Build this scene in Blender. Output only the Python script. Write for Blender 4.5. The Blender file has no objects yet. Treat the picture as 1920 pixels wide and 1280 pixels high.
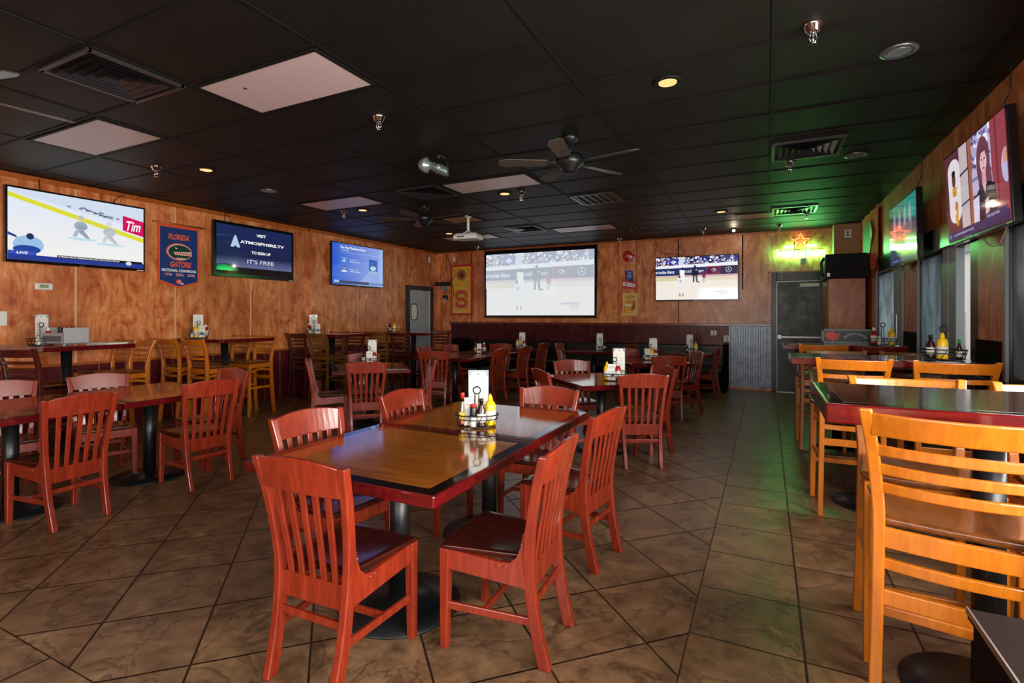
import bpy, bmesh, math, random
from mathutils import Vector, Matrix, noise as mnoise
PI = math.pi
SC = bpy.context.scene
COL = SC.collection
random.seed(7)

# ------------------------------------------------------------------ camera
cam_d = bpy.data.cameras.new('camera'); cam = bpy.data.objects.new('camera', cam_d); COL.objects.link(cam)
cam.location = (0, 0, 1.434); cam.rotation_euler = (PI/2, 0, 0.4653)
cam_d.sensor_width = 36; cam_d.lens = 973.7/1920*36
cam_d.shift_x = (960-948.7)/1920; cam_d.shift_y = -(640-592.2)/1920
cam_d.clip_start = 0.05
SC.camera = cam
# ------------------------------------------------------------------ colour management
SC.view_settings.view_transform = 'Standard'; SC.view_settings.look = 'None'
SC.view_settings.gamma = 1; SC.view_settings.use_curve_mapping = False
SC.view_settings.exposure = 0.15
# ------------------------------------------------------------------ sky
W = bpy.data.worlds.new('sky'); SC.world = W; W.use_nodes = True
W.node_tree.nodes['Background'].inputs[0].default_value = (0.86, 0.93, 1.0, 1)
W.node_tree.nodes['Background'].inputs[1].default_value = 1.6

def area(name, loc, rot, sx, sy, power, col):
    l = bpy.data.lights.new(name, 'AREA'); l.shape = 'RECTANGLE'; l.size = sx; l.size_y = sy
    l.energy = power; l.color = col
    o = bpy.data.objects.new(name, l); COL.objects.link(o); o.location = loc; o.rotation_euler = rot
    return o
# daylight that enters by the window openings of the window wall and of the shop front behind the camera
area('daylight_side', (1.75, 1.1, 1.62), (0, PI/2, 0), 1.25, 6.2, 760, (1.0, 0.93, 0.86))
area('daylight_front', (-0.9, -2.95, 1.75), (PI/2, 0, 0), 3.6, 1.9, 210, (1.0, 0.92, 0.83))
area('daylight_pane_near', (1.62, 6.53, 1.52), (0, PI/2, 0), 0.95, 0.72, 22, (0.88, 0.95, 1.0))
area('daylight_pane_far', (1.62, 8.70, 1.52), (0, PI/2, 0), 0.95, 1.05, 52, (0.88, 0.95, 1.0))
#LIGHTS_END

# ------------------------------------------------------------------ helpers
def lin(c):
    c = c/255.0
    return c/12.92 if c <= 0.04045 else ((c+0.055)/1.055)**2.4
def C(r, g, b): return (lin(r), lin(g), lin(b), 1.0)

class NT:
    def __init__(s, name):
        s.m = bpy.data.materials.new(name); s.m.use_nodes = True
        s.t = s.m.node_tree; s.b = s.t.nodes['Principled BSDF']; s.out = s.t.nodes['Material Output']
    def n(s, typ, **kw):
        nd = s.t.nodes.new(typ)
        for k, v in kw.items():
            if k.startswith('i_'):
                key = k[2:]; key = int(key) if key.isdigit() else key
                s.set(nd.inputs[key], v)
            else: setattr(nd, k, v)
        return nd
    def set(s, sock, v):
        if isinstance(v, bpy.types.NodeSocket): s.t.links.new(v, sock)
        else: sock.default_value = v
    def math(s, op, a, b=None, c=None):
        nd = s.n('ShaderNodeMath', operation=op); s.set(nd.inputs[0], a)
        if b is not None: s.set(nd.inputs[1], b)
        if c is not None: s.set(nd.inputs[2], c)
        return nd.outputs[0]
    def coord(s, scale=(1, 1, 1), rot=(0, 0, 0), kind='Object'):
        tc = s.n('ShaderNodeTexCoord'); mp = s.n('ShaderNodeMapping')
        s.set(mp.inputs[0], tc.outputs[kind]); mp.inputs[3].default_value = scale; mp.inputs[2].default_value = rot
        return mp.outputs[0]
    def noise(s, vec, scale, detail=4, rough=0.55, dist=0.0):
        nd = s.n('ShaderNodeTexNoise'); s.set(nd.inputs['Vector'], vec)
        nd.inputs['Scale'].default_value = scale; nd.inputs['Detail'].default_value = detail
        nd.inputs['Roughness'].default_value = rough; nd.inputs['Distortion'].default_value = dist
        return nd.outputs[0]
    def ramp(s, fac, stops):
        nd = s.n('ShaderNodeValToRGB'); e = nd.color_ramp.elements
        while len(e) < len(stops): e.new(0.5)
        for el, (p, c) in zip(e, stops): el.position = p; el.color = c if len(c) == 4 else (*c, 1)
        s.set(nd.inputs[0], fac); return nd.outputs[0]
    def mix(s, fac, a, b, mode='MIX'):
        nd = s.n('ShaderNodeMix', data_type='RGBA', blend_type=mode)
        s.set(nd.inputs[0], fac); s.set(nd.inputs[6], a); s.set(nd.inputs[7], b); return nd.outputs[2]
    def bump(s, h, strength=0.2, dist=0.01):
        nd = s.n('ShaderNodeBump'); s.set(nd.inputs['Height'], h)
        nd.inputs['Strength'].default_value = strength; nd.inputs['Distance'].default_value = dist
        s.set(s.b.inputs['Normal'], nd.outputs[0])
    def p(s, **kw):
        names = dict(col='Base Color', rough='Roughness', metal='Metallic', coat='Coat Weight', coatr='Coat Roughness',
                     spec='Specular IOR Level', em='Emission Color', ems='Emission Strength', trans='Transmission Weight', ior='IOR', alpha='Alpha')
        for k, v in kw.items(): s.set(s.b.inputs[names[k]], v)
        return s.m

def flat(name, col, rough=0.5, **kw): return NT(name).p(col=col, rough=rough, **kw)
def wood(name, dark, light, rough=0.3, coat=0.3, grain=(14, 14, 1.6), sc=3.0, **kw):
    t = NT(name); v = t.coord(grain)
    f = t.noise(v, sc, 6, 0.6, 0.6)
    t.p(col=t.ramp(f, [(0.28, dark), (0.72, light)]), rough=rough, coat=coat, coatr=0.12, **kw)
    return t.m
M = {}
M['chair_red'] = wood('red_stained_wood', C(108, 30, 16), C(146, 48, 25), 0.27, 0.4)
M['seat_red'] = wood('dark_red_seat_wood', C(38, 11, 8), C(70, 20, 13), 0.22, 0.5, (14, 1.6, 14))
M['honey'] = wood('honey_wood', C(170, 88, 12), C(198, 112, 18), 0.33, 0.3)
M['honey_seat'] = wood('brown_seat_wood', C(76, 40, 18), C(112, 62, 24), 0.25, 0.4, (14, 1.6, 14))
M['stool_red'] = wood('red_stool_wood', C(84, 18, 14), C(122, 32, 22), 0.33, 0.3)
M['stool_dark'] = wood('dark_stool_wood', C(54, 16, 13), C(88, 30, 22), 0.33, 0.3)
M['stool_brown'] = wood('brown_stool_wood', C(90, 56, 18), C(124, 78, 26), 0.33, 0.3)
M['top_red'] = wood('dark_red_table_edge', C(60, 6, 9), C(104, 12, 16), 0.14, 0.6, (2, 14, 14))
M['laminate'] = wood('table_inlay_wood', C(126, 66, 20), C(166, 96, 32), 0.08, 0.7, (1.4, 16, 4), 2.5)
M['laminate_dark'] = wood('dark_table_inlay_wood', C(44, 22, 13), C(64, 34, 18), 0.07, 0.7, (1.4, 16, 4), 2.5)
M['black_line'] = flat('black_table_border', C(24, 14, 12), 0.08, coat=0.6)
M['iron'] = flat('black_iron', C(20, 22, 24), 0.35, spec=0.5)
M['blackp'] = flat('black_plastic', C(22, 22, 22), 0.35)
M['bezel'] = flat('black_tv_plastic', C(14, 14, 16), 0.18)
M['white'] = flat('white_plastic', C(225, 225, 218), 0.4)
M['chrome'] = flat('chrome', (0.75, 0.75, 0.75, 1), 0.12, metal=1.0)
M['silver'] = flat('silver_plastic', C(150, 160, 162), 0.3, metal=0.6)
M['steel'] = flat('dull_steel', C(150, 152, 155), 0.35, metal=0.9)
M['greyplastic'] = flat('grey_plastic', C(168, 168, 172), 0.45)
M['grill'] = flat('dark_grey_mesh', C(100, 98, 104), 0.6)
M['dark'] = wood('dark_brown_cabinet', C(20, 12, 10), C(32, 18, 15), 0.8, 0.0, spec=0.05)
M['leather'] = flat('black_vinyl', C(20, 15, 13), 0.4)
M['tan_wall'] = flat('tan_paint', C(176, 128, 94), 0.7)
M['cord_w'] = flat('white_cord', C(215, 205, 190), 0.5)
M['red_cap'] = flat('red_cap', C(200, 30, 28), 0.35)
M['yellow_b'] = flat('mustard_yellow', C(245, 196, 30), 0.3)
M['red_b'] = flat('ketchup_red', C(170, 18, 16), 0.25)
M['hot_b'] = flat('hot_sauce_orange', C(200, 70, 24), 0.2)
M['dark_b'] = flat('dark_steak_sauce', C(44, 18, 14), 0.2)
M['green_b'] = flat('green_cap', C(20, 140, 70), 0.35)
M['label_w'] = flat('white_label', C(230, 226, 215), 0.5)
M['acryl'] = flat('clear_acrylic_edge', C(150, 165, 172), 0.1)
M['orange_w'] = wood('orange_varnished_wood', C(150, 74, 22), C(190, 100, 34), 0.35, 0.2)
M['lens'] = NT('warm_lamp_lens').p(col=(0, 0, 0, 1), em=(1, 0.55, 0.2, 1), ems=1.3)
M['bulb'] = NT('bright_bulb').p(col=(0, 0, 0, 1), em=(1, 0.75, 0.45, 1), ems=14)
def glass_mat(name, col, rough=0.02, tr=0.9):
    t = NT(name); tb = t.n('ShaderNodeBsdfTransparent'); tb.inputs[0].default_value = col
    gl = t.n('ShaderNodeBsdfGlossy'); gl.inputs['Roughness'].default_value = rough
    mx = t.n('ShaderNodeMixShader'); mx.inputs[0].default_value = 1-tr
    t.t.links.new(tb.outputs[0], mx.inputs[1]); t.t.links.new(gl.outputs[0], mx.inputs[2]); t.t.links.new(mx.outputs[0], t.out.inputs[0])
    return t.m
M['glass'] = glass_mat('clear_window_glass', (0.95, 0.97, 0.97, 1), 0.02, 0.93)
M['bottle'] = glass_mat('clear_bottle_glass', (0.9, 0.9, 0.88, 1), 0.05, 0.86)
def attr_mat(name, em=0.0, rough=0.5, coat=0.0, spec=0.5):
    t = NT(name); a = t.n('ShaderNodeAttribute'); a.attribute_name = 'Col'
    if em: t.p(col=(0.004, 0.004, 0.005, 1), em=a.outputs[0], ems=em, rough=rough, spec=spec)
    else: t.p(col=a.outputs[0], rough=rough, coat=coat)
    return t.m
M['screen'] = attr_mat('lit_screen', 0.86, 0.05)
M['print'] = attr_mat('printed_colours', 0, 0.55)
M['print_gloss'] = attr_mat('glossy_print', 0, 0.25, 0.4)

def neon(name, col, s): return NT(name).p(col=(0, 0, 0, 1), em=col, ems=s)
M['neon_green'] = neon('green_neon_tube', (0.14, 1.0, 0.28, 1), 55)
M['hidden_glow'] = neon('hidden_green_glow_tube', (0.03, 1.0, 0.16, 1), 90)  # glow of the added tube concealed in the sign
M['neon_red'] = neon('red_neon_tube', (1.0, 0.13, 0.04, 1), 7)
M['neon_white'] = neon('white_neon_tube', (0.8, 1.0, 0.9, 1), 4)

# plywood walls: varnished orange sheets with burl and blotches
def plywood(name, rot):
    t = NT(name); v = t.coord((1, 1, 1), rot)
    warp = t.noise(t.coord((2.2, 2.2, 0.9), rot), 1.6, 5, 0.62, 2.6)
    fine = t.noise(t.coord((13, 13, 0.9), rot), 2.0, 6, 0.65, 1.6)
    blot = t.noise(v, 4.2, 6, 0.68, 0.8)
    f = t.math('ADD', t.math('MULTIPLY', warp, 0.48), t.math('ADD', t.math('MULTIPLY', fine, 0.24), t.math('MULTIPLY', blot, 0.28)))
    c = t.ramp(f, [(0.35, C(132, 58, 24)), (0.45, C(200, 106, 56)), (0.56, C(236, 154, 94)), (0.68, C(248, 186, 132))])
    big = t.noise(t.coord((0.8, 0.8, 0.8), rot), 1.0, 2, 0.5)
    c = t.mix(t.ramp(big, [(0.48, (0, 0, 0)), (0.66, (0.5, 0.5, 0.5))]), c, C(150, 62, 30))
    burl = t.noise(v, 7.5, 2, 0.5, 0.6)
    c = t.mix(t.ramp(burl, [(0.66, (0, 0, 0)), (0.76, (0.55, 0.55, 0.55))]), c, C(124, 50, 22))
    t.p(col=c, rough=t.ramp(blot, [(0.3, (0.26,)*3), (0.7, (0.42,)*3)]), coat=0.12, coatr=0.25)
    t.bump(f, 0.08, 0.01)
    return t.m
M['ply_l'] = plywood('plywood_panels', (0, 0, 0))
M['ply_b'] = plywood('plywood_panels_back', (0, 0, 0.7))
M['ply_r'] = plywood('plywood_panels_window_side', (0, 0, 0.3))
M['seam'] = flat('pale_seam_strip', C(226, 176, 130), 0.35)  # batten colour kept pale to paint in the bright edge highlights
M['burgundy'] = wood('burgundy_boards', C(70, 10, 18), C(98, 16, 24), 0.32, 0.2, (8, 8, 0.8))
def ribbed(name, a, b, rough, metal):
    t = NT(name); f = t.noise(t.coord((1, 1, 1)), 7, 6, 0.65)
    t.p(col=t.ramp(f, [(0.3, a), (0.7, b)]), rough=t.ramp(f, [(0.3, (rough-.08,)*3), (0.7, (rough+.1,)*3)]), metal=metal); return t.m
M['rib_red'] = ribbed('burgundy_ribbed_metal', C(64, 18, 22), C(96, 32, 36), 0.34, 0.25)
M['rib_steel'] = ribbed('bare_ribbed_steel', C(84, 90, 100), C(150, 158, 172), 0.38, 0.85)
M['rail_red'] = wood('dark_red_rail', C(80, 26, 18), C(120, 44, 26), 0.3, 0.3, (2, 2, 14))
M['door_grey'] = ribbed('dark_grey_door_paint', C(44, 52, 54), C(60, 68, 70), 0.42, 0.0)
M['door_light'] = ribbed('pale_grey_door', C(150, 158, 166), C(178, 186, 192), 0.4, 0.0)
M['frame_dark'] = flat('dark_door_frame', C(28, 30, 32), 0.35)
M['alu'] = flat('pale_aluminium_frame', C(150, 162, 168), 0.4)
M['mullion'] = flat('dark_bronze_frame', C(34, 22, 22), 0.25)
def film():
    t = NT('grey_tinted_pane'); v = t.coord((1, 1, 0.5)); f = t.noise(v, 5, 7, 0.7, 0.8)
    tl = t.n('ShaderNodeBsdfTranslucent'); t.set(tl.inputs[0], t.ramp(f, [(0.3, (0.055, 0.064, 0.066)), (0.72, (0.155, 0.172, 0.176))]))
    gl = t.n('ShaderNodeBsdfGlossy'); gl.inputs['Roughness'].default_value = 0.16; gl.inputs[0].default_value = (0.8, 0.85, 0.87, 1)
    mx = t.n('ShaderNodeMixShader'); mx.inputs[0].default_value = 0.14
    t.t.links.new(tl.outputs[0], mx.inputs[1]); t.t.links.new(gl.outputs[0], mx.inputs[2]); t.t.links.new(mx.outputs[0], t.out.inputs[0])
    return t.m
M['film'] = film()
M['stucco'] = flat('cream_stucco', C(206, 192, 178), 0.9)
M['pavement'] = flat('outside_pavement', C(170, 165, 155), 0.9)
# ceiling: black painted tiles
def ceil_mat():
    t = NT('black_ceiling_tile'); f = t.noise(t.coord((1, 1, 1)), 60, 4, 0.7)
    g = t.noise(t.coord((1, 1, 1)), 1.2, 3)
    t.p(col=t.ramp(g, [(0.3, (0.007, 0.006, 0.0046)), (0.7, (0.011, 0.0092, 0.007))]), rough=0.55, spec=0.26); t.bump(f, 0.2, 0.004); return t.m
M['ceil'] = ceil_mat()
M['tbar'] = flat('black_ceiling_bar', C(20, 18, 16), 0.6, spec=0.25)
def diff_mat(name, col):
    t = NT(name); f = t.noise(t.coord((1, 1, 1)), 220, 2)
    t.p(col=col, rough=0.35); t.bump(f, 0.2, 0.002); return t.m
M['vent'] = flat('black_vent_metal', C(44, 42, 46), 0.28, spec=0.6)
M['diffuser'] = diff_mat('milky_light_panel', C(206, 178, 178))
M['diffuser_tan'] = diff_mat('tan_light_panel', C(170, 126, 96))
# floor: slate-look tiles, joints at real positions; mode 0 = laid on the diagonal, 1 = laid square
def tile_mat(name, diag, ox, oy, T):
    t = NT(name); tc = t.n('ShaderNodeTexCoord'); sx = t.n('ShaderNodeSeparateXYZ'); t.set(sx.inputs[0], tc.outputs['Object'])
    x, y = sx.outputs[0], sx.outputs[1]
    if diag:
        r = 1/math.sqrt(2)
        p = t.math('MULTIPLY', t.math('ADD', x, y), r); q = t.math('MULTIPLY', t.math('SUBTRACT', x, y), r)
    else: p, q = x, y
    p = t.math('DIVIDE', t.math('SUBTRACT', p, ox), T); q = t.math('DIVIDE', t.math('SUBTRACT', q, oy), T)
    def edge(u):
        fr = t.math('FRACT', u); return t.math('MINIMUM', fr, t.math('SUBTRACT', 1.0, fr))
    d = t.math('MINIMUM', edge(p), edge(q))
    wob = t.math('MULTIPLY', t.math('SUBTRACT', t.noise(tc.outputs['Object'], 30, 2), 0.5), 0.006)
    d = t.math('ADD', d, wob)
    grout = t.ramp(d, [(0.006, (1, 1, 1)), (0.014, (0, 0, 0))])
    cmb = t.n('ShaderNodeCombineXYZ'); t.set(cmb.inputs[0], t.math('FLOOR', p)); t.set(cmb.inputs[1], t.math('FLOOR', q))
    wn = t.n('ShaderNodeTexWhiteNoise'); t.set(wn.inputs['Vector'], cmb.outputs[0])
    off = t.n('ShaderNodeVectorMath', operation='MULTIPLY_ADD'); t.set(off.inputs[0], wn.outputs['Color']); off.inputs[1].default_value = (37, 37, 0); t.set(off.inputs[2], tc.outputs['Object'])
    v = off.outputs[0]
    a = t.noise(v, 4.0, 9, 0.68, 0.35); b = t.noise(v, 14, 6, 0.7, 0.3)
    ridge = t.math('ABSOLUTE', t.math('SUBTRACT', t.noise(v, 2.4, 4, 0.55, 0.7), 0.5))
    f = t.math('ADD', t.math('MULTIPLY', a, 0.65), t.math('MULTIPLY', b, 0.35))
    c = t.ramp(f, [(0.30, C(58, 41, 29)), (0.45, C(102, 76, 53)), (0.58, C(136, 104, 74)), (0.74, C(174, 141, 105))])
    c = t.mix(t.math('MULTIPLY', wn.outputs['Value'], 0.35), c, C(96, 72, 56))
    line = t.ramp(ridge, [(0.0, (1, 1, 1)), (0.016, (0, 0, 0))])
    c = t.mix(t.math('MULTIPLY', line, 0.6), c, C(54, 38, 28))
    c = t.mix(grout, c, C(24, 17, 14))
    rg = t.ramp(f, [(0.3, (0.24,)*3), (0.7, (0.42,)*3)])
    t.p(col=c, rough=rg, spec=0.6)
    h = t.math('ADD', t.math('MULTIPLY', f, 0.5), t.math('ADD', t.math('MULTIPLY', t.ramp(ridge, [(0, (0, 0, 0)), (0.05, (1, 1, 1))]), 0.18), t.math('MULTIPLY', t.math('SUBTRACT', 1.0, grout), 0.5)))
    t.bump(h, 0.6, 0.012)
    return t.m
TD = 0.658/math.sqrt(2)
M['tile_diag'] = tile_mat('slate_tiles_diagonal', True, 1.84/math.sqrt(2), -2.787/math.sqrt(2), TD)
M['tile_sq'] = tile_mat('slate_tiles_square', False, -0.318, 2.479, 0.4602)
M['tile_sq2'] = tile_mat('slate_tiles_front_square', False, -2.69, 1.095, 0.4602)

# ------------------------------------------------------------------ mesh builder
class MB:
    def __init__(s): s.v = []; s.f = []; s.sm = []
    def add(s, vs, fs, smooth=False):
        o = len(s.v); s.v += [tuple(v) for v in vs]; s.f += [tuple(i+o for i in f) for f in fs]; s.sm += [smooth]*len(fs); return s
    def box(s, c, d, rot=None):
        x, y, z = d[0]/2, d[1]/2, d[2]/2
        vs = [Vector(p) for p in ((-x,-y,-z),(x,-y,-z),(x,y,-z),(-x,y,-z),(-x,-y,z),(x,-y,z),(x,y,z),(-x,y,z))]
        if rot is not None: vs = [rot @ v for v in vs]
        return s.add([v+Vector(c) for v in vs], [(0,3,2,1),(4,5,6,7),(0,1,5,4),(1,2,6,5),(2,3,7,6),(3,0,4,7)])
    def b2(s, x0, x1, y0, y1, z0, z1): return s.box(((x0+x1)/2,(y0+y1)/2,(z0+z1)/2), (abs(x1-x0),abs(y1-y0),abs(z1-z0)))
    def loft(s, rings, closed=False, cap=True, smooth=False):
        n = len(rings[0]); vs = [p for r in rings for p in r]; fs = []
        m = len(rings)
        for i in range(m if closed else m-1):
            a, b = i*n, ((i+1) % m)*n
            for k in range(n): fs.append((a+k, a+(k+1) % n, b+(k+1) % n, b+k))
        sm = [smooth]*len(fs); o = len(s.v)
        if cap and not closed:
            fs.append(tuple(reversed(range(n)))); fs.append(tuple(range((m-1)*n, m*n))); sm += [False, False]
        s.v += [tuple(v) for v in vs]; s.f += [tuple(i+o for i in f) for f in fs]; s.sm += sm; return s
    def bar(s, p0, p1, w, h, up=(0,0,1), w1=None, h1=None):
        p0, p1, up = Vector(p0), Vector(p1), Vector(up); t = (p1-p0).normalized()
        a = t.cross(up)
        if a.length < 1e-4: a = t.cross(Vector((1,0,0)))
        a.normalize(); b = a.cross(t).normalized(); w1 = w1 or w; h1 = h1 or h
        R = lambda p, w, h: [p-a*w/2-b*h/2, p+a*w/2-b*h/2, p+a*w/2+b*h/2, p-a*w/2+b*h/2]
        return s.loft([R(p0,w,h), R(p1,w1,h1)])
    def tube(s, path, r, n=8, closed=False, rs=None):
        P = [Vector(p) for p in path]; rings = []; m = len(P); prev = None
        for i in range(m):
            if closed: t = P[(i+1) % m]-P[i-1]
            else: t = P[min(i+1,m-1)]-P[max(i-1,0)]
            t.normalize()
            if prev is None:
                a = t.orthogonal().normalized()
            else:
                a = prev - t*prev.dot(t); a.normalize()
            prev = a; b = t.cross(a); rr = rs[i] if rs else r
            rings.append([P[i]+a*rr*math.cos(2*PI*k/n)+b*rr*math.sin(2*PI*k/n) for k in range(n)])
        return s.loft(rings, closed, True, True)
    def lathe(s, prof, n=16, c=(0,0,0), smooth=True):
        rings = [[(c[0]+r*math.cos(2*PI*k/n), c[1]+r*math.sin(2*PI*k/n), c[2]+z) for k in range(n)] for r, z in prof]
        return s.loft(rings, False, True, smooth)
    def cyl(s, c, r, h, n=16): return s.lathe([(r,0),(r,h)], n, c)
    def prism(s, poly, a0, a1, axis='x'):
        def m(p, a): return (a,p[0],p[1]) if axis == 'x' else ((p[0],a,p[1]) if axis == 'y' else (p[0],p[1],a))
        n = len(poly); vs = [m(p,a0) for p in poly]+[m(p,a1) for p in poly]
        fs = [(i,(i+1) % n,n+(i+1) % n,n+i) for i in range(n)]+[tuple(reversed(range(n))), tuple(range(n,2*n))]
        return s.add(vs, fs)
    def sphere(s, c, r, nu=10, nv=6, sc=(1,1,1)):
        prof = [(max(1e-4,math.sin(PI*i/nv)), -math.cos(PI*i/nv)) for i in range(nv+1)]
        rings = [[(c[0]+a*r*sc[0]*math.cos(2*PI*k/nu), c[1]+a*r*sc[1]*math.sin(2*PI*k/nu), c[2]+z*r*sc[2]) for k in range(nu)] for a, z in prof]
        return s.loft(rings, False, True, True)
    def xf(s, fn): s.v = [tuple(fn(Vector(v))) for v in s.v]; return s
    def build(s, name, mat, parent=None, bevel=0, seg=2, fix=True):
        me = bpy.data.meshes.new(name); me.from_pydata(s.v, [], s.f)
        me.polygons.foreach_set('use_smooth', s.sm)
        bm = bmesh.new(); bm.from_mesh(me)
        if fix: bmesh.ops.recalc_face_normals(bm, faces=bm.faces)
        if bevel:
            ed = [e for e in bm.edges if len(e.link_faces) == 2 and e.calc_face_angle(0) > 0.6]
            bmesh.ops.bevel(bm, geom=ed, offset=bevel, segments=seg, profile=0.5, affect='EDGES', clamp_overlap=True)
        bm.to_mesh(me); bm.free()
        me.materials.append(M[mat] if isinstance(mat, str) else mat)
        o = bpy.data.objects.new(name, me); COL.objects.link(o)
        if parent: o.parent = parent
        return o
def thing(name, label, cat, loc=(0,0,0), rz=0, group=None):
    o = bpy.data.objects.new(name, None); COL.objects.link(o); o.empty_display_size = 0.1
    o.location = loc; o.rotation_euler = (0,0,rz); return tag(o, label, cat, group)
def tag(o, label, cat, group=None):
    o['label'] = label; o['category'] = cat
    if group: o['group'] = group
    elif 'group' in o: del o['group']
    return o
def struct(name, mb, mat, parent=None, **kw):
    o = mb.build(name, mat, parent, **kw)
    if not parent: o['kind'] = 'structure'
    return o
KIDS = {}
def kids(o):
    return [c for c in COL.objects if c.parent == o]
def cache(root): KIDS[root] = [(c, kids(c)) for c in kids(root)]
def dup(root, loc, rz, label, group=None):
    r = root.copy(); COL.objects.link(r); r.location = loc; r.rotation_euler = (0,0,rz); r['label'] = label
    if group: r['group'] = group
    for c, gs in KIDS[root]:
        k = c.copy(); COL.objects.link(k); k.parent = r
        for g in gs:
            q = g.copy(); COL.objects.link(q); q.parent = k
    return r
_used = set()
def place(proto, loc, rz, label, group=None):
    if proto.name not in _used:
        _used.add(proto.name); cache(proto)
        proto.location = loc; proto.rotation_euler = (0,0,rz); proto['label'] = label
        if group: proto['group'] = group
        return proto
    return dup(proto, loc, rz, label, group)

# ------------------------------------------------------------------ flat coloured pictures (screens, prints): local x right, z up, face toward -y
_TXT = {}
def text_geo(s, bold=0.0):
    k = (s, bold)
    if k not in _TXT:
        cu = bpy.data.curves.new('t', 'FONT'); cu.body = s; cu.size = 1.0; cu.align_x = 'CENTER'; cu.align_y = 'CENTER'; cu.resolution_u = 3; cu.offset = bold
        ob = bpy.data.objects.new('t', cu); COL.objects.link(ob); dg = bpy.context.evaluated_depsgraph_get()
        me = bpy.data.meshes.new_from_object(ob.evaluated_get(dg))
        _TXT[k] = ([tuple(v.co) for v in me.vertices], [tuple(p.vertices) for p in me.polygons])
        bpy.data.objects.remove(ob); bpy.data.curves.remove(cu); bpy.data.meshes.remove(me)
    return _TXT[k]
class Pic:
    def __init__(s, clip=None): s.v = []; s.f = []; s.c = []; s.lay = 0.0; s.clip = clip
    def poly(s, pts, col, up=True):
        if s.clip:
            x0,z0,x1,z1 = s.clip; pts = [(min(max(x,x0),x1), min(max(z,z0),z1)) for x,z in pts]
            if max(p[0] for p in pts)-min(p[0] for p in pts) < 1e-4 or max(p[1] for p in pts)-min(p[1] for p in pts) < 1e-4: return s
        if up: s.lay += 0.00006
        a = sum(pts[i][0]*pts[(i+1) % len(pts)][1]-pts[(i+1) % len(pts)][0]*pts[i][1] for i in range(len(pts)))
        if a < 0: pts = pts[::-1]
        o = len(s.v); s.v += [(x,-s.lay,z) for x,z in pts]; s.f.append(tuple(range(o,o+len(pts)))); s.c.append(col); return s
    def rect(s, x0, z0, x1, z1, col): return s.poly([(x0,z0),(x1,z0),(x1,z1),(x0,z1)], col)
    def ell(s, cx, cz, rx, rz, col, n=20, rot=0):
        c, q = math.cos(rot), math.sin(rot)
        return s.poly([(cx+rx*math.cos(t)*c-rz*math.sin(t)*q, cz+rx*math.cos(t)*q+rz*math.sin(t)*c) for t in [2*PI*i/n for i in range(n)]], col)
    def text(s, t, cx, cz, h, col, w=None, bold=0.0, shear=0.0, rot=0.0):
        vs, fs = text_geo(t, bold)
        xs = [v[0] for v in vs]; ys = [v[1] for v in vs]; W_ = max(xs)-min(xs); H_ = max(ys)-min(ys)
        mx, my = (max(xs)+min(xs))/2, (max(ys)+min(ys))/2
        kz = h/H_; kx = (w/W_) if w else kz; s.lay += 0.00006; o = len(s.v); c, q = math.cos(rot), math.sin(rot)
        for v in vs:
            x = (v[0]-mx)*kx+(v[1]-my)*kz*shear; z = (v[1]-my)*kz
            s.v.append((cx+x*c-z*q, -s.lay, cz+x*q+z*c))
        for f in fs: s.f.append(tuple(i+o for i in f)); s.c.append(col)
        return s
    def build(s, name, mat, parent=None, loc=(0,0,0), rz=0):
        me = bpy.data.meshes.new(name); me.from_pydata(s.v, [], s.f)
        ca = me.color_attributes.new('Col', 'FLOAT_COLOR', 'CORNER'); i = 0; buf = []
        for f, c in zip(s.f, s.c): buf += list(c)*len(f)
        ca.data.foreach_set('color', buf); me.materials.append(M[mat])
        o = bpy.data.objects.new(name, me); COL.objects.link(o); o.location = loc; o.rotation_euler = (0,0,rz)
        if parent: o.parent = parent
        return o

# ================================================================== ROOM
XL, XR, YB, YF, H = -7.59, 1.45, 11.11, -2.5, 3.05
bx = lambda x0,x1,y0,y1,z0,z1: MB().b2(x0,x1,y0,y1,z0,z1)
# floor: aisle tiles laid square, dining area laid on the diagonal, square again by the shop front
def floor_part(x0, x1, y0, y1, mat):
    mb = MB(); mb.b2(x0, x1, y0, y1, -0.12, 0.0); o = mb.build('floor', mat); o['kind'] = 'structure'
floor_part(XL-0.2, -0.318, 1.095, YB+0.2, 'tile_diag')
floor_part(-0.318, XR+0.4, YF-0.2, YB+0.2, 'tile_sq')
floor_part(XL-0.2, -0.318, YF-0.2, 1.095, 'tile_sq2')
struct('ceiling', bx(XL-0.2, XR+0.2, YF-0.2, YB+0.2, H, H+0.12), 'ceil')
g = MB(); gx0, gy0, CW, CH = -2.4023, 2.2484, 1.2192, 0.6096
for k in range(-5, 5):
    x = gx0+k*CW
    if XL < x < XR: g.b2(x-0.012, x+0.012, YF, YB, H-0.006, H)
for k in range(-8, 16):
    y = gy0+k*CH
    if YF < y < YB: g.b2(XL, XR, y-0.012, y+0.012, H-0.0055, H)
struct('trim_1', g, 'tbar')

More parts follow.
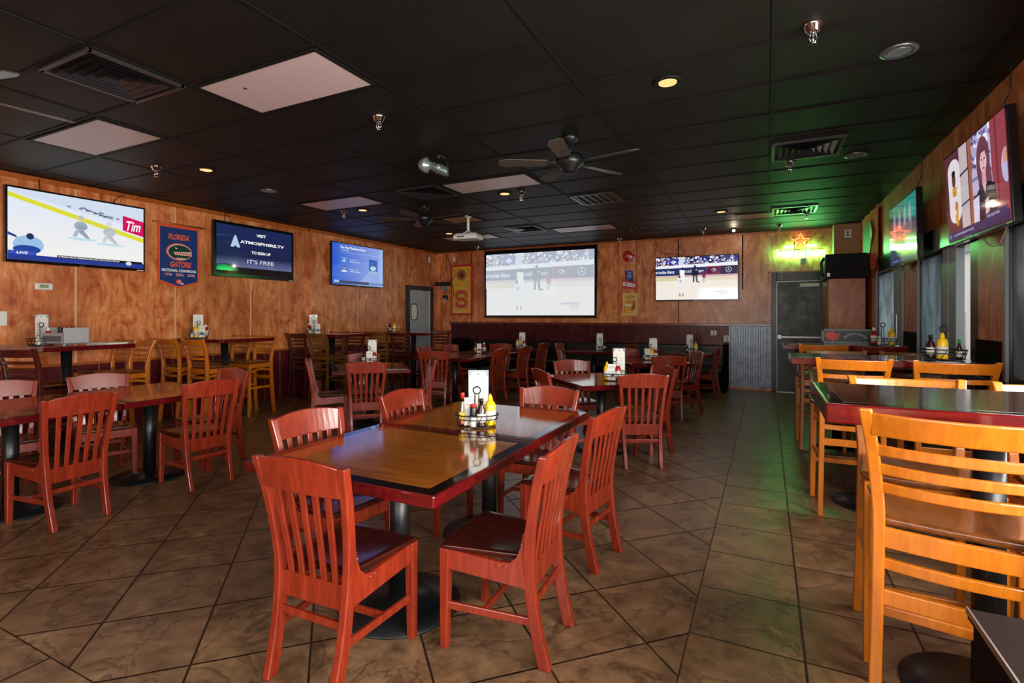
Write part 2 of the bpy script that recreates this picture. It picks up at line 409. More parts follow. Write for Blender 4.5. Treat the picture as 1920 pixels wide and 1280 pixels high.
# window wall side pieces of the room
wl = struct('wall_left', bx(XL-0.15, XL, YF-0.1, YB+0.1, 0, H), 'ply_l')
struct('plywood_facing', bx(XL, -7.55, 6.96, YB, 0, H), 'ply_l', wl)
seam = MB()
for y in (-1.5, -0.3, 0.9, 2.1, 3.33, 4.53, 5.75): seam.b2(XL, XL+0.006, y-0.011, y+0.011, 0.86, H-0.06)
for y in (8.21, 9.45): seam.b2(-7.55, -7.544, y-0.009, y+0.009, 0.86, H-0.06)
struct('seam_strips', seam, 'seam', wl)
ws = MB(); y = YF
while y < 9.7:
    x1 = -7.575 if y < 6.96 else -7.535
    ws.b2(XL-0.01, x1, y+0.004, min(y+0.3, 9.74)-0.004, 0.0, 0.83); y += 0.304
struct('wainscot', ws, 'burgundy', wl, bevel=0.004, seg=1)
cp = MB(); cp.b2(XL, -7.565, YF, 6.96, 0.83, 0.862); cp.b2(XL, -7.525, 6.96, 9.74, 0.83, 0.862)
struct('cap_rail', cp, 'orange_w', wl, bevel=0.004)
cr = MB(); cr.b2(XL, -7.572, YF, 6.96, H-0.06, H-0.006); cr.b2(XL, -7.532, 6.96, YB, H-0.06, H-0.006)
struct('crown_strip', cr, 'orange_w', wl)

wb = struct('wall_back', bx(XL-0.15, XR+0.15, YB, YB+0.15, 0, H), 'ply_b')
rib = MB()
def ribs(mb, x0, x1, y, z0, z1, pitch=0.04, d=0.014):
    n = int(round((x1-x0)/pitch)); prof = []
    for k in range(n):
        a = x0+(x1-x0)*k/n; p = (x1-x0)/n
        prof += [(a, y-0.004), (a+p*0.18, y-d), (a+p*0.62, y-d), (a+p*0.80, y-0.004)]
    prof += [(x1, y-0.004), (x1, y+0.0), (x0, y+0.0)]
    mb.prism(prof, z0, z1, 'z')
rib2 = MB(); ribs(rib2, -7.12, -2.86, YB, 0.04, 1.235); ribs(rib2, -2.45, -0.67, YB, 0.04, 1.235); ribs(rib2, -2.86, -2.45, YB-0.03, 0.04, 1.235)
rw = struct('ribbed_wainscot', rib2, 'rib_red', wb)
rs = MB(); ribs(rs, -0.665, 0.075, YB-0.004, 0.05, 1.235, 0.043); struct('steel_sheet', rs, 'rib_steel', wb)
cr = MB(); cr.b2(-7.16, 0.082, YB-0.035, YB, 1.235, 1.285); cr.b2(-2.88, -2.43, YB-0.065, YB, 1.235, 1.285)
struct('chair_rail', cr, 'rail_red', wb, bevel=0.006)
pl = MB(); pl.b2(-2.85, -2.46, YB-0.03, YB, 1.285, H-0.005); struct('pilaster', pl, 'ply_b', wb, bevel=0.004)
sm = MB()
for x in (-6.53, -1.62): sm.b2(x-0.008, x+0.008, YB-0.005, YB, 1.285, H-0.03)
sm.b2(-0.43, -0.41, YB-0.012, YB, 1.95, H-0.03)
struct('seam_strips', sm, 'dark', wb)
tr = MB(); tr.b2(-7.55, 1.1, YB-0.022, YB, H-0.035, H-0.006); tr.b2(0.028, 0.046, YB-0.015, YB, 1.285, 2.28); tr.b2(0.028, 1.0, YB-0.015, YB, 2.262, 2.28)
for x in (-2.84, -2.47): tr.b2(x-0.008, x+0.008, YB-0.036, YB, 1.285, H-0.03)
struct('trim_strips', tr, 'orange_w', wb)

# window wall
SILL, HEAD = 0.99, 2.05
wr = struct('wall_right', bx(XR, XR+0.16, YF-0.1, YB+0.1, HEAD, H), 'ply_r')
struct('lower_wall', bx(XR, XR+0.16, YF-0.1, YB+0.1, 0, SILL), 'burgundy', wr)
for a, b in ((9.30, YB), (6.98, 7.58), (4.70, 5.19)): struct('pier', bx(XR, XR+0.16, a, b, SILL, HEAD), 'ply_r', wr)
for a, b in ((9.30, YB), (7.02, 7.55), (4.74, 5.19)): struct('pier_wainscot', bx(XR-0.016, XR, a, b, 0, 1.256), 'dark', wr)
struct('pier', bx(XR, XR+0.16, YF-0.1, -2.2, SILL, HEAD), 'ply_r', wr)
struct('valance', bx(XR-0.05, XR, YF, 8.85, HEAD-0.01, 2.25), 'bezel', wr, bevel=0.006)
struct('sill', bx(XR-0.05, XR+0.1, YF, 9.3, SILL-0.05, SILL), 'mullion', wr, bevel=0.006)
def window(n, y0, y1, film, posts, bars):
    fr = MB(); x0, x1 = XR+0.005, XR+0.07
    fr.b2(x0, x1, y0, y1, SILL, SILL+0.035); fr.b2(x0, x1, y0, y1, HEAD-0.035, HEAD)
    fr.b2(x0, x1, y0, y0+0.05, SILL, HEAD); fr.b2(x0, x1, y1-0.03, y1, SILL, HEAD)
    for y, w in bars: fr.b2(x0, x1, y-w/2, y+w/2, SILL, HEAD)
    o = fr.build('window_%d' % n, 'mullion', None, bevel=0.004); o['kind'] = 'structure'
    if film: bx(XR+0.02, XR+0.03, film[0], film[1], SILL+0.02, HEAD-0.02).build('tinted_pane', 'film', o)
    ap = MB()
    for a, b in posts: ap.b2(XR-0.002, XR+0.06, a, b, SILL, HEAD)
    if posts: ap.build('aluminium_post', 'alu', o, bevel=0.006)
    bx(XR+0.04, XR+0.046, y0+0.03, (film[0] if film else y1)-0.01, SILL+0.02, HEAD-0.02).build('glass', 'glass', o)
    e = MB(); e.b2(XR-0.012, XR+0.02, y1, y1+0.035, SILL, HEAD+0.02); e.build('edge_trim', 'alu', o)
    return o
window(1, 7.59, 9.27, (8.15, 9.24), [(7.92, 8.14), (7.70, 7.90)], [])
window(2, 5.20, 6.93, (6.16, 6.90), [(5.93, 6.10), (5.71, 5.91)], [(6.13, 0.05), (5.31, 0.14)])
window(3, -2.2, 4.64, (3.55, 4.61), [], [(3.5, 0.08), (2.36, 0.07), (1.22, 0.07), (0.08, 0.07), (-1.06, 0.07)])
# outside the window wall
st = bx(5.2, 5.5, 2, 22, -0.1, 3.25).build('building_wall', 'stucco'); st['kind'] = 'structure'
bx(5.1, 5.6, 2, 22, 3.25, 4.3).build('fascia', flat('green_grey_fascia', C(120, 140, 128), 0.8), st)
pv = bx(XR+0.3, 12, -6, 24, -0.2, -0.1).build('ground', 'pavement'); pv['kind'] = 'structure'
# shop front behind the camera
wf = struct('wall_front', bx(XL-0.15, XR+0.15, YF-0.15, YF, 0, 0.8), 'ply_l')
struct('upper_wall', bx(XL-0.15, XR+0.15, YF-0.15, YF, 2.7, H), 'ply_l', wf)
for a, b in ((XL-0.15, -2.8), (1.0, XR+0.15)): struct('pier', bx(a, b, YF-0.15, YF, 0.8, 2.7), 'ply_l', wf)
fr = MB(); fr.b2(-2.8, 1.0, YF-0.1, YF-0.03, 0.8, 0.85); fr.b2(-2.8, 1.0, YF-0.1, YF-0.03, 2.65, 2.7)
for k in range(4): x = -2.8+3.8*k/3; fr.b2(x-0.03, x+0.03, YF-0.1, YF-0.03, 0.8, 2.7)
o = fr.build('window_4', 'mullion'); o['kind'] = 'structure'
bx(-2.8, 1.0, YF-0.07, YF-0.064, 0.82, 2.68).build('glass', 'glass', o)

# doors
d1 = MB(); d1.b2(0.085, 0.165, YB-0.06, YB, 0, 2.25); d1.b2(0.96, 1.04, YB-0.06, YB, 0, 2.25); d1.b2(0.165, 0.96, YB-0.06, YB, 2.09, 2.25)
o = d1.build('door_1', 'frame_dark', None, bevel=0.006); o['kind'] = 'structure'
bx(0.17, 0.955, YB-0.035, YB-0.002, 0.012, 2.082).build('door_leaf', 'door_grey', o, bevel=0.003)
lt = MB(); lt.b2(0.168, 0.176, YB-0.04, YB-0.03, 0.012, 2.084); lt.b2(0.168, 0.957, YB-0.04, YB-0.03, 2.078, 2.086); lt.b2(0.168, 0.957, YB-0.06, YB-0.02, 0.0, 0.014)
lt.build('edge_strip', 'steel', o)
pb = MB(); pb.b2(0.2, 0.93, YB-0.10, YB-0.06, 1.02, 1.062); pb.b2(0.18, 0.25, YB-0.11, YB-0.035, 1.0, 1.085); pb.b2(0.88, 0.95, YB-0.11, YB-0.035, 1.0, 1.085); pb.build('push_bar', 'steel', o, bevel=0.006)
bx(0.55, 0.86, YB-0.085, YB-0.035, 1.972, 2.032).build('door_closer', 'white', o, bevel=0.006)
MB().sphere((0.585, YB-0.037, 1.52), 0.014).build('peephole', 'chrome', o)
d2 = MB(); x0, x1 = -7.55, -7.49
d2.b2(x0, x1, 9.80, 9.90, 0, 2.16); d2.b2(x0, x1, 10.74, 10.86, 0, 2.16); d2.b2(x0, x1, 9.90, 10.74, 2.06, 2.16)
o = d2.build('door_2', 'frame_dark', None, bevel=0.006); o['kind'] = 'structure'
bx(-7.548, -7.515, 9.905, 10.70, 0.02, 2.05).build('door_leaf', 'door_light', o, bevel=0.003)
bx(-7.548, -7.51, 10.70, 10.738, 0.02, 2.05).build('edge_strip', 'white', o)
def rrect(y0, y1, z0, z1, r, n=6):
    P = []
    for cy, cz, a0 in ((y1-r, z1-r, 0), (y0+r, z1-r, PI/2), (y0+r, z0+r, PI), (y1-r, z0+r, 1.5*PI)):
        P += [(cy+r*math.cos(a0+PI/2*i/n), cz+r*math.sin(a0+PI/2*i/n)) for i in range(n+1)]
    return P
vw = MB().prism(rrect(9.96, 10.20, 1.34, 1.72, 0.08), -7.516, -7.512, 'x').build('vision_window', flat('pale_door_glass', C(225, 220, 190), 0.2), o)
MB().tube([(-7.512, y, z) for y, z in rrect(9.96, 10.20, 1.34, 1.72, 0.08)], 0.012, 6, True).build('gasket', 'blackp', o)

# corner column, cabinet pier by the exit door
cc = bx(1.06, XR, 10.78, YB, 0, H).build('column', 'tan_wall'); cc['kind'] = 'structure'
pr = MB(); pr.b2(0.89, 1.395, 9.9, 10.77, 0, 2.03)
o = pr.build('wood_cabinet', 'orange_w', None, bevel=0.006); tag(o, 'tall orange wooden cabinet standing beside the dark grey exit door', 'cabinet')
bx(0.905, 1.395, 9.885, 9.9, 0.02, 2.03).build('front_panel', 'ply_r', o)
bx(0.882, 0.89, 10.0, 10.7, 0.1, 1.95).build('side_panel', 'orange_w', o, bevel=0.003)
o = bx(0.835, 1.43, 9.72, 10.6, 2.035, 2.42).build('speaker', 'blackp', None, bevel=0.02); tag(o, 'wide black loudspeaker lying on top of the tall wooden cabinet', 'speaker')
bx(0.85, 1.415, 9.715, 9.722, 2.05, 2.405).build('grille', flat('black_cloth', C(16, 16, 16), 0.8), o)
MB().tube([(0.835, 9.85, 2.08), (0.80, 9.85, 2.12), (0.795, 9.85, 2.3), (0.835, 9.85, 2.38)], 0.02, 8).build('bracket', 'iron', o)
bx(0.86, 0.90, 9.71, 9.716, 2.06, 2.12).build('badge', 'steel', o)

# ================================================================== CHAIRS
def smooth_path(keys, n):
    out = []
    for i in range(len(keys)-1):
        p0 = keys[max(i-1,0)]; p1 = keys[i]; p2 = keys[i+1]; p3 = keys[min(i+2,len(keys)-1)]
        for k in range(n):
            t = k/n; out.append(tuple(0.5*((2*b)+(-a+c)*t+(2*a-5*b+4*c-d)*t*t+(-a+3*b-3*c+d)*t**3) for a,b,c,d in zip(p0,p1,p2,p3)))
    out.append(tuple(keys[-1])); return out
def post(mb, keys, w0, w1, d0, d1, n=4):
    P = smooth_path(keys, n); m = len(P); rings = []
    for i, p in enumerate(P):
        a, b = P[max(i-1,0)], P[min(i+1,m-1)]; ty, tz = b[1]-a[1], b[2]-a[2]; l = math.hypot(ty,tz); ny, nz = tz/l, -ty/l
        f = i/(m-1); w = w0+(w1-w0)*f; d = d0+(d1-d0)*f
        if i in (0, m-1): ny, nz = 1, 0
        rings.append([(p[0]+sx*w/2, p[1]+ny*sy*d/2, p[2]+nz*sy*d/2) for sx, sy in ((-1,-1),(1,-1),(1,1),(-1,1))])
    return mb.loft(rings)
def curved_rail(mb, hw, y0, bow, z0, z1, arch, th, n=10, tilt=0.0):
    rings = []
    for i in range(n+1):
        u = -1+2*i/n; y = y0-bow*(1-u*u); a = arch*(1-u*u)
        rings.append([(u*hw, y-th/2, z0), (u*hw, y+th/2, z0), (u*hw, y+th/2-tilt, z1+a), (u*hw, y-th/2-tilt, z1+a)])
    return mb.loft(rings)
def seat_mesh(wf, wr, yf, yr, z, th, dish, rnd, n=10):
    mb = MB(); T = []; B = []
    for j in range(n+1):
        v = j/n; y = yr+(yf-yr)*v; hw = wr+(wf-wr)*v
        for i in range(n+1):
            u = -1+2*i/n
            yy = y - (rnd*u*u if v > 0.5 else 0)*(v-0.5)*2
            d = dish*max(0, 1-u*u)*max(0, 1-(2*v-0.9)**2) + dish*0.35*max(0,v-0.75)*4*(1-abs(u)*0.5)*0
            T.append((u*hw, yy, z-d)); B.append((u*hw*0.96, yy*0.99, z-th))
    k = n+1; fs = []
    for j in range(n):
        for i in range(n): a = j*k+i; fs.append((a, a+1, a+k+1, a+k))
    o = k*k; fb = [tuple(reversed([x+o for x in f])) for f in fs]
    bd = [i for i in range(k)]+[j*k+n for j in range(1,k)]+[n*k+i for i in range(n-1,-1,-1)]+[j*k for j in range(n-1,0,-1)]
    fe = [(bd[i], bd[i]+o, bd[(i+1) % len(bd)]+o, bd[(i+1) % len(bd)]) for i in range(len(bd))]
    mb.add(T+B, fs+fb+fe, True); return mb
BK = [(0.165,-0.25,0),(0.171,-0.205,0.2),(0.177,-0.185,0.40),(0.188,-0.192,0.54),(0.204,-0.222,0.72),(0.222,-0.262,0.878)]
def make_chair():
    t = thing('dining_chair', 'x', 'chair')
    for s in (-1, 1):
        post(MB(), [(s*x,y,z) for x,y,z in BK], 0.034, 0.034, 0.052, 0.036).build('back_post', 'chair_red', t, 0.005)
        MB().bar((s*0.198,0.20,0), (s*0.196,0.195,0.43), 0.034, 0.034, (0,1,0), 0.044, 0.044).build('leg', 'chair_red', t, 0.004)
        P = [(0.175,0.345),(0.175,0.428),(-0.06,0.412),(-0.105,0.418),(-0.135,0.445),(-0.152,0.49),(-0.162,0.545),(-0.172,0.556),(-0.188,0.545),(-0.188,0.32)]
        sr = MB().prism(P, -0.011, 0.011, 'x')
        for y, z in ((-0.165,0.525),(-0.158,0.50),(-0.085,0.40),(-0.055,0.40)): sr.sphere((s*0.0125,y,z), 0.007, 8, 4)
        sr.xf(lambda v: Vector((v.x+s*(0.180+(v.y+0.18)*0.045), v.y, v.z))).build('side_rail', 'chair_red', t)
        MB().bar((s*0.172,-0.205,0.185), (s*0.197,0.19,0.185), 0.016, 0.032).build('stretcher', 'chair_red', t, 0.003)
    MB().bar((-0.182,0.02,0.185), (0.182,0.02,0.185), 0.016, 0.030).build('stretcher', 'chair_red', t, 0.003)
    MB().bar((-0.165,-0.195,0.25), (0.165,-0.195,0.25), 0.016, 0.030).build('stretcher', 'chair_red', t, 0.003)
    MB().b2(-0.185,0.185,0.185,0.205,0.355,0.425).build('front_rail', 'chair_red', t, 0.003)
    seat_mesh(0.222, 0.168, 0.222, -0.168, 0.449, 0.026, 0.016, 0.012).build('seat', 'seat_red', t, 0.006)
    MB().b2(-0.168,0.168,-0.196,-0.174,0.305,0.405).build('lower_rail', 'chair_red', t, 0.003)
    curved_rail(MB(), 0.208, -0.238, 0.022, 0.757, 0.874, 0.024, 0.022, 12, 0.024).build('crest_rail', 'chair_red', t, 0.004)
    for k in range(5):
        u = -0.66+0.33*k
        ks = [(u*0.175,-0.186,0.395),(u*0.180,-0.200,0.50),(u*0.190,-0.222,0.62),(u*0.200,-0.246,0.765)]
        post(MB(), ks, 0.028, 0.030, 0.011, 0.011, 3).build('slat', 'chair_red', t, 0.003)
    return t
SK = [(0.196,-0.235,0),(0.188,-0.205,0.35),(0.181,-0.192,0.74),(0.188,-0.205,0.90),(0.198,-0.232,1.02),(0.213,-0.275,1.14)]
def make_stool(wood_, seat_, name='bar_stool'):
    t = thing(name, 'x', 'bar stool')
    for s in (-1, 1):
        post(MB(), [(s*x,y,z) for x,y,z in SK], 0.034, 0.034, 0.052, 0.034).build('back_post', wood_, t, 0.005)
        MB().bar((s*0.214,0.205,0), (s*0.205,0.185,0.745), 0.034, 0.034, (0,1,0), 0.044, 0.044).build('leg', wood_, t, 0.004)
        MB().bar((s*0.183,-0.185,0.715), (s*0.203,0.185,0.715), 0.020, 0.060).build('side_rail', wood_, t, 0.003)
        A = smooth_path([(s*0.182,-0.19,0.64),(s*0.188,0.0,0.665),(s*0.203,0.19,0.62)], 4)
        post_m = MB()
        post_m.loft([[(p[0]-0.009,p[1],p[2]-0.015),(p[0]+0.009,p[1],p[2]-0.015),(p[0]+0.009,p[1],p[2]+0.015),(p[0]-0.009,p[1],p[2]+0.015)] for p in A]).build('brace', wood_, t, 0.003)
        MB().bar((s*0.187,-0.21,0.40), (s*0.206,0.19,0.40), 0.018, 0.034).build('footrail', wood_, t, 0.003)
    MB().bar((-0.20,0.197,0.30), (0.20,0.197,0.30), 0.02, 0.036).build('footrail', wood_, t, 0.003)
    MB().bar((-0.18,-0.198,0.525), (0.18,-0.198,0.525), 0.02, 0.05).build('footrail', wood_, t, 0.003)
    MB().b2(-0.185,0.185,0.176,0.198,0.69,0.745).build('front_rail', wood_, t, 0.003)
    curved_rail(MB(), 0.172, -0.192, 0.012, 0.685, 0.748, 0, 0.022, 8).build('back_rail', wood_, t, 0.003)
    curved_rail(MB(), 0.172, -0.192, 0.020, 0.615, 0.65, 0, 0.02, 8).build('brace', wood_, t, 0.003)
    seat_mesh(0.238, 0.185, 0.232, -0.180, 0.778, 0.03, 0.018, 0.05).build('seat', seat_, t, 0.008)
    curved_rail(MB(), 0.200, -0.254, 0.040, 1.055, 1.128, 0, 0.022, 12, 0.018).build('top_rail', wood_, t, 0.005)
    for z, y, hw in ((1.005,-0.232,0.188),(0.942,-0.216,0.180),(0.880,-0.204,0.174)):
        curved_rail(MB(), hw, y, 0.036, z-0.016, z+0.016, 0, 0.018, 10).build('slat', wood_, t, 0.004)
    return t
CH = make_chair()
# x, y of the middle of the crest rail; facing direction; what singles the chair out
def chair(x, y, fx, fy, label, group=None, proto=CH, back=0.26):
    l = math.hypot(fx, fy); fx, fy = fx/l, fy/l
    return place(proto, (x+fx*back, y+fy*back, 0), math.atan2(-fx, fy), label, group)
u43, v43 = (0.731, 0.682), (-0.682, 0.731)
g1 = 'chairs around the front double table'
chair(-1.60, 1.42, -0.03, 1, 'red slat-back chair with its back to the viewer at the front table end', g1)
chair(-0.80, 2.12, -1, -0.05, 'red slat-back chair seen from the side on the aisle side of the front wooden-top table', g1)
chair(-0.82, 2.97, -1, 0.14, 'red slat-back chair on the aisle behind the one drawn up to the front wooden-top table', g1)
chair(-2.36, 2.16, 1, -0.12, 'red slat-back chair facing the aisle across the wooden-top half of the front table', g1)
chair(-2.38, 3.05, 1, -0.04, 'red slat-back chair facing the aisle beside the hot sauce end of the front table', g1)
chair(-1.48, 3.68, 0.05, -1, 'red slat-back chair facing the viewer across the far end of the front table', g1)
g2 = 'chairs around the double table on the thermostat side'
chair(-4.24, 1.90, -0.99, -0.08, 'red chair showing its back, beside the dining table below the hockey screen', g2)
chair(-5.60, 2.64, 0.93, -0.3, 'red chair facing the aisle across the table below the blue pennant', g2)
chair(-5.72, 1.98, 0.96, -0.25, 'red chair half cut off, facing the aisle below the white wall plate', g2)
chair(-4.19, 2.81, -1, 0.12, 'red chair with back to viewer beside the orange-topped table below the pennant', g2)
chair(-4.90, 3.52, 0.0, -1, 'dark-backed red chair at the end of the table nearest the honey bar stools', g2)
g3 = 'chairs around the small turned table'
chair(-5.22, 4.78, *u43, 'red chair seen from its side at the honey stool side of the turned table', g3)
chair(-4.22, 4.74, -0.70, 0.71, 'red chair with back to viewer in front of the small turned table', g3)
chair(-3.88, 5.62, -u43[0], -u43[1], 'red chair with pale shiny slats on the aisle side of the turned table', g3)
chair(-5.29, 5.88, 0.69, -0.72, 'bright red chair behind the menu cards on the small turned table', g3)
g4 = 'chairs around the double table before the projection screen'
chair(-5.48, 7.62, 0.97, 0.1, 'red chair near the grey kitchen door, first on its side of the double table', g4)
chair(-4.62, 6.70, -0.4, 0.92, 'red chair with back to viewer at the near end of the screen-side double table', g4)
chair(-5.37, 8.32, 1, -0.1, 'red chair second from the near end below the red and yellow sign', g4)
chair(-3.93, 7.68, -0.98, 0.1, 'red chair on the aisle side of the screen-side double table, nearer one', g4)
chair(-3.87, 8.50, -1, 0.02, 'red chair on the aisle side of the screen-side double table, farther one', g4)
chair(-4.66, 9.06, 0.1, -1, 'red chair facing the viewer at the far end of the screen-side double table', g4)
g5 = 'chairs around the turned table by the aisle'
chair(-2.14, 6.06, 0.62, -0.78, 'red chair facing the viewer behind the shiny pale-topped aisle table', g5)
chair(-2.06, 4.88, *u43, 'dark-backed red chair at the inner side of the shiny aisle table', g5)
chair(-1.03, 4.93, -0.45, 0.89, 'bright red chair with back to viewer in front of the shiny aisle table', g5)
chair(-1.00, 5.82, -u43[0], -u43[1], 'red chair with violet sheen on its crest rail beside the aisle', g5)
g6 = 'chairs around the second turned table by the aisle'
chair(-1.19, 7.34, -0.35, 0.93, 'red chair with back to viewer at the second turned aisle table', g6)
chair(-0.94, 8.37, -0.86, -0.50, 'red chair seen sideways on the aisle at the second turned table', g6)
chair(-2.10, 8.62, 0.5, -0.86, 'red chair facing the viewer behind the second turned aisle table', g6)
g7 = 'chairs at the tables by the black wall bench'
chair(-4.02, 9.72, -1, 0.05, 'red chair at the bench table below the lower edge of the projection screen', g7)
chair(-3.70, 9.72, 1, 0.05, 'red chair at the bench table, its slats catching light, facing the window wall', g7)
chair(-2.33, 10.12, -1, 0.1, 'red chair at the bench table below the orange helmet plaque', g7)
chair(-0.74, 9.80, -1, 0.1, 'red chair beside the bare steel wainscot at the last bench table', g7)

HON = make_stool('honey', 'honey_seat'); RED = make_stool('stool_red', 'seat_red'); DRK = make_stool('stool_dark', 'seat_red'); BRN = make_stool('stool_brown', 'honey_seat')
def stool(x, y, fx, fy, label, group, proto=HON): return chair(x, y, fx, fy, label, group, proto, 0.27)
g = 'bar stools at the window bar tables'
stool(0.49, 1.955, 0.20, 0.98, 'big honey-coloured ladder-back bar stool in front of the first window bar table', g)
stool(0.59, 3.08, 0.0, -1, 'honey bar stool behind the first window bar table, beside the aisle', g)
stool(1.13, 3.06, 0.0, -1, 'honey bar stool behind the first window bar table, against the glass', g)
stool(0.54, 4.33, 0.0, 1, 'honey bar stool in front of the second window bar table, beside the aisle', g)
stool(1.10, 4.33, 0.0, 1, 'honey bar stool in front of the second window bar table, by the window', g)
stool(0.54, 5.36, 0.0, -1, 'brown bar stool behind the second window bar table, beside the aisle', g, BRN)
stool(1.08, 5.34, 0.0, -1, 'brown bar stool behind the second window bar table, by the window', g, BRN)
stool(0.53, 6.38, 0.0, 1, 'honey bar stool in front of the framed blackboard table, beside the aisle', g)
stool(1.02, 6.36, 0.0, 1, 'dark red bar stool in front of the framed blackboard table, by the window', g, RED)
stool(0.52, 7.34, 0.0, -1, 'dark bar stool behind the third window bar table, before the exit door', g, DRK)
g = 'bar stools at the wall bar tables'
stool(-6.12, 2.22, -0.3, 1, 'dark bar stool with square cut-outs in front of the table with the grey caddy', g, DRK)
stool(-6.95, 3.78, 0, -1, 'honey bar stool behind the grey cutlery caddy table, away from the wall', g)
stool(-7.35, 3.78, 0, -1, 'honey bar stool behind the grey cutlery caddy table, against the wall', g)
stool(-7.20, 4.17, 0, 1, 'honey bar stool below the pennant, against the wall, back to the viewer', g)
stool(-6.62, 4.17, 0, 1, 'honey bar stool below the pennant, away from the wall, back to the viewer', g)
stool(-6.78, 5.42, 0, -1, 'honey bar stool with curved posts at the far end of the pennant table', g)
stool(-7.30, 5.42, 0, -1, 'honey bar stool at the far end of the pennant table, against the wall', g)
stool(-7.30, 6.40, 0, 1, 'dark red bar stool with pale-lit legs, first after the step in the wall', g, DRK)
stool(-6.82, 6.42, 0, 1, 'brown bar stool beside the dark red one below the blue show screen', g, BRN)
stool(-6.88, 7.46, 0, -1, 'dark bar stool behind the bar table below the blue show screen', g, DRK)
stool(-7.34, 7.46, 0, -1, 'brown bar stool behind the bar table below the blue show screen, against the wall', g, BRN)
stool(-6.62, 7.72, 0, 1, 'yellow-brown bar stool in front of the last wall bar table', g, BRN)
stool(-6.02, 7.62, 0, 1, 'dark red bar stool in front of the last wall bar table', g, DRK)
stool(-5.98, 8.95, 0, -1, 'dark bar stool before the grey kitchen door, facing the viewer', g, DRK)

# ================================================================== TABLES
def table(name, label, cat, cx, cy, w, d, z, rz=0, group=None, th=0.05, border=0.07, base=0.30, inlay='laminate'):
    t = thing(name, label, cat, (cx, cy, 0), rz, group)
    MB().b2(-w/2, w/2, -d/2, d/2, z-th, z-0.001).build('tabletop', 'top_red', t, 0.006)
    e = 0.012
    MB().b2(-w/2+e, w/2-e, -d/2+e, d/2-e, z-0.004, z-0.0004).build('border', 'black_line', t)
    MB().b2(-w/2+border, w/2-border, -d/2+border, d/2-border, z-0.003, z).build('inlay', inlay, t)
    MB().lathe([(0.05, 0.03), (0.05, z-th)], 16).build('column', 'iron', t)
    MB().lathe([(base, 0), (base, 0.008), (base*0.55, 0.025), (0.07, 0.045), (0.05, 0.06)], 28).build('base', 'iron', t)
    MB().b2(-0.16, 0.16, -0.16, 0.16, z-th-0.015, z-th).build('plate', 'iron', t)
    return t
DT = 'dining table'; g = 'dining tables with dark red edges'
table('dining_table', 'front half of the wooden-inlay double table, nearest the aisle floor', DT, -1.64, 2.085, 1.06, 0.95, 0.76, 0, g)
table('dining_table', 'far half of the front double table, carrying the tall menu stand', DT, -1.65, 3.04, 1.06, 0.945, 0.76, 0, g)
table('dining_table', 'dining table below the hockey screen, cut by the frame edge', DT, -4.98, 1.78, 1.06, 0.95, 0.76, 0, g)
table('dining_table', 'dining table reflecting orange wall, below the blue pennant', DT, -4.96, 2.735, 1.06, 0.945, 0.76, 0, g)
c43 = math.radians(43)
table('dining_table', 'small dining table turned diagonally before the dark red bar stools', DT, -4.74, 5.40, 0.95, 1.05, 0.76, c43, g)
table('dining_table', 'dark dining table before the projection screen, near half of the pair', DT, -4.70, 7.44, 1.02, 0.9, 0.76, 0, g)
table('dining_table', 'dark dining table before the projection screen, far half of the pair', DT, -4.68, 8.35, 1.02, 0.9, 0.76, 0, g)
table('dining_table', 'diagonal dining table with pale reflection and ketchup bottle beside the aisle', DT, -1.60, 5.48, 0.92, 1.05, 0.76, c43, g)
table('dining_table', 'diagonal dining table behind the violet-sheened chair beside the aisle', DT, -1.56, 8.0, 0.92, 1.0, 0.76, math.radians(31), g)
table('dining_table', 'bench table below the projection screen', DT, -4.66, 9.85, 0.9, 0.8, 0.76, 0, g)
table('dining_table', 'bench table between the projection screen and the orange helmet plaque', DT, -3.05, 9.95, 0.95, 0.85, 0.76, 0, g)
table('dining_table', 'bench table beside the bare steel wainscot', DT, -1.30, 10.05, 0.85, 0.8, 0.76, 0, g)
BT = 'bar table'; g = 'high bar tables along the window wall'
table('bar_table', 'nearest glossy high bar table with bright red edge by the window wall', BT, 0.74, 2.54, 1.10, 0.70, 1.12, 0, g, 0.070, 0.06, 0.27, 'laminate_dark')
table('bar_table', 'second high bar table, carrying a yellow mustard jug by the window', BT, 0.725, 4.78, 1.12, 0.62, 1.12, 0, g, 0.05, 0.06, 0.27, 'laminate_dark')
table('bar_table', 'third high bar table, carrying the framed blackboard', BT, 0.70, 6.80, 1.07, 0.62, 1.12, 0, g, 0.05, 0.06, 0.27, 'laminate_dark')
g = 'high bar tables along the plywood wall'
table('bar_table', 'high bar table carrying the grey cutlery caddy by the plywood wall', BT, -7.01, 2.99, 1.08, 0.86, 1.12, 0, g, 0.05, 0.06, 0.27, 'laminate_dark')
table('bar_table', 'high bar table by the plywood wall below the blue pennant', BT, -7.01, 4.89, 1.08, 0.80, 1.12, 0, g, 0.05, 0.06, 0.27, 'laminate_dark')
table('bar_table', 'high bar table by the plywood wall below the blue show screen', BT, -6.96, 6.92, 1.08, 0.76, 1.12, 0, g, 0.05, 0.06, 0.27, 'laminate_dark')
table('bar_table', 'last high bar table before the grey kitchen door', BT, -6.18, 8.28, 1.08, 0.76, 1.12, 0, g, 0.05, 0.06, 0.27, 'laminate_dark')

# black wall bench
b = thing('wall_bench', 'long black wall bench below the projection screen', 'bench', (0,0,0))
bx(-6.6, -0.74, 10.98, 11.085, 0.1, 0.86).build('backrest', 'leather', b, 0.02)
bx(-6.6, -0.74, 10.50, 10.98, 0.36, 0.47).build('seat', 'leather', b, 0.03)
bx(-6.6, -0.74, 10.56, 11.085, 0.0, 0.36).build('plinth', 'dark', b)
for x in (-6.62, -0.70): bx(x-0.03, x+0.03, 10.46, 11.09, 0, 0.9).build('end_panel', 'dark', b, 0.008)
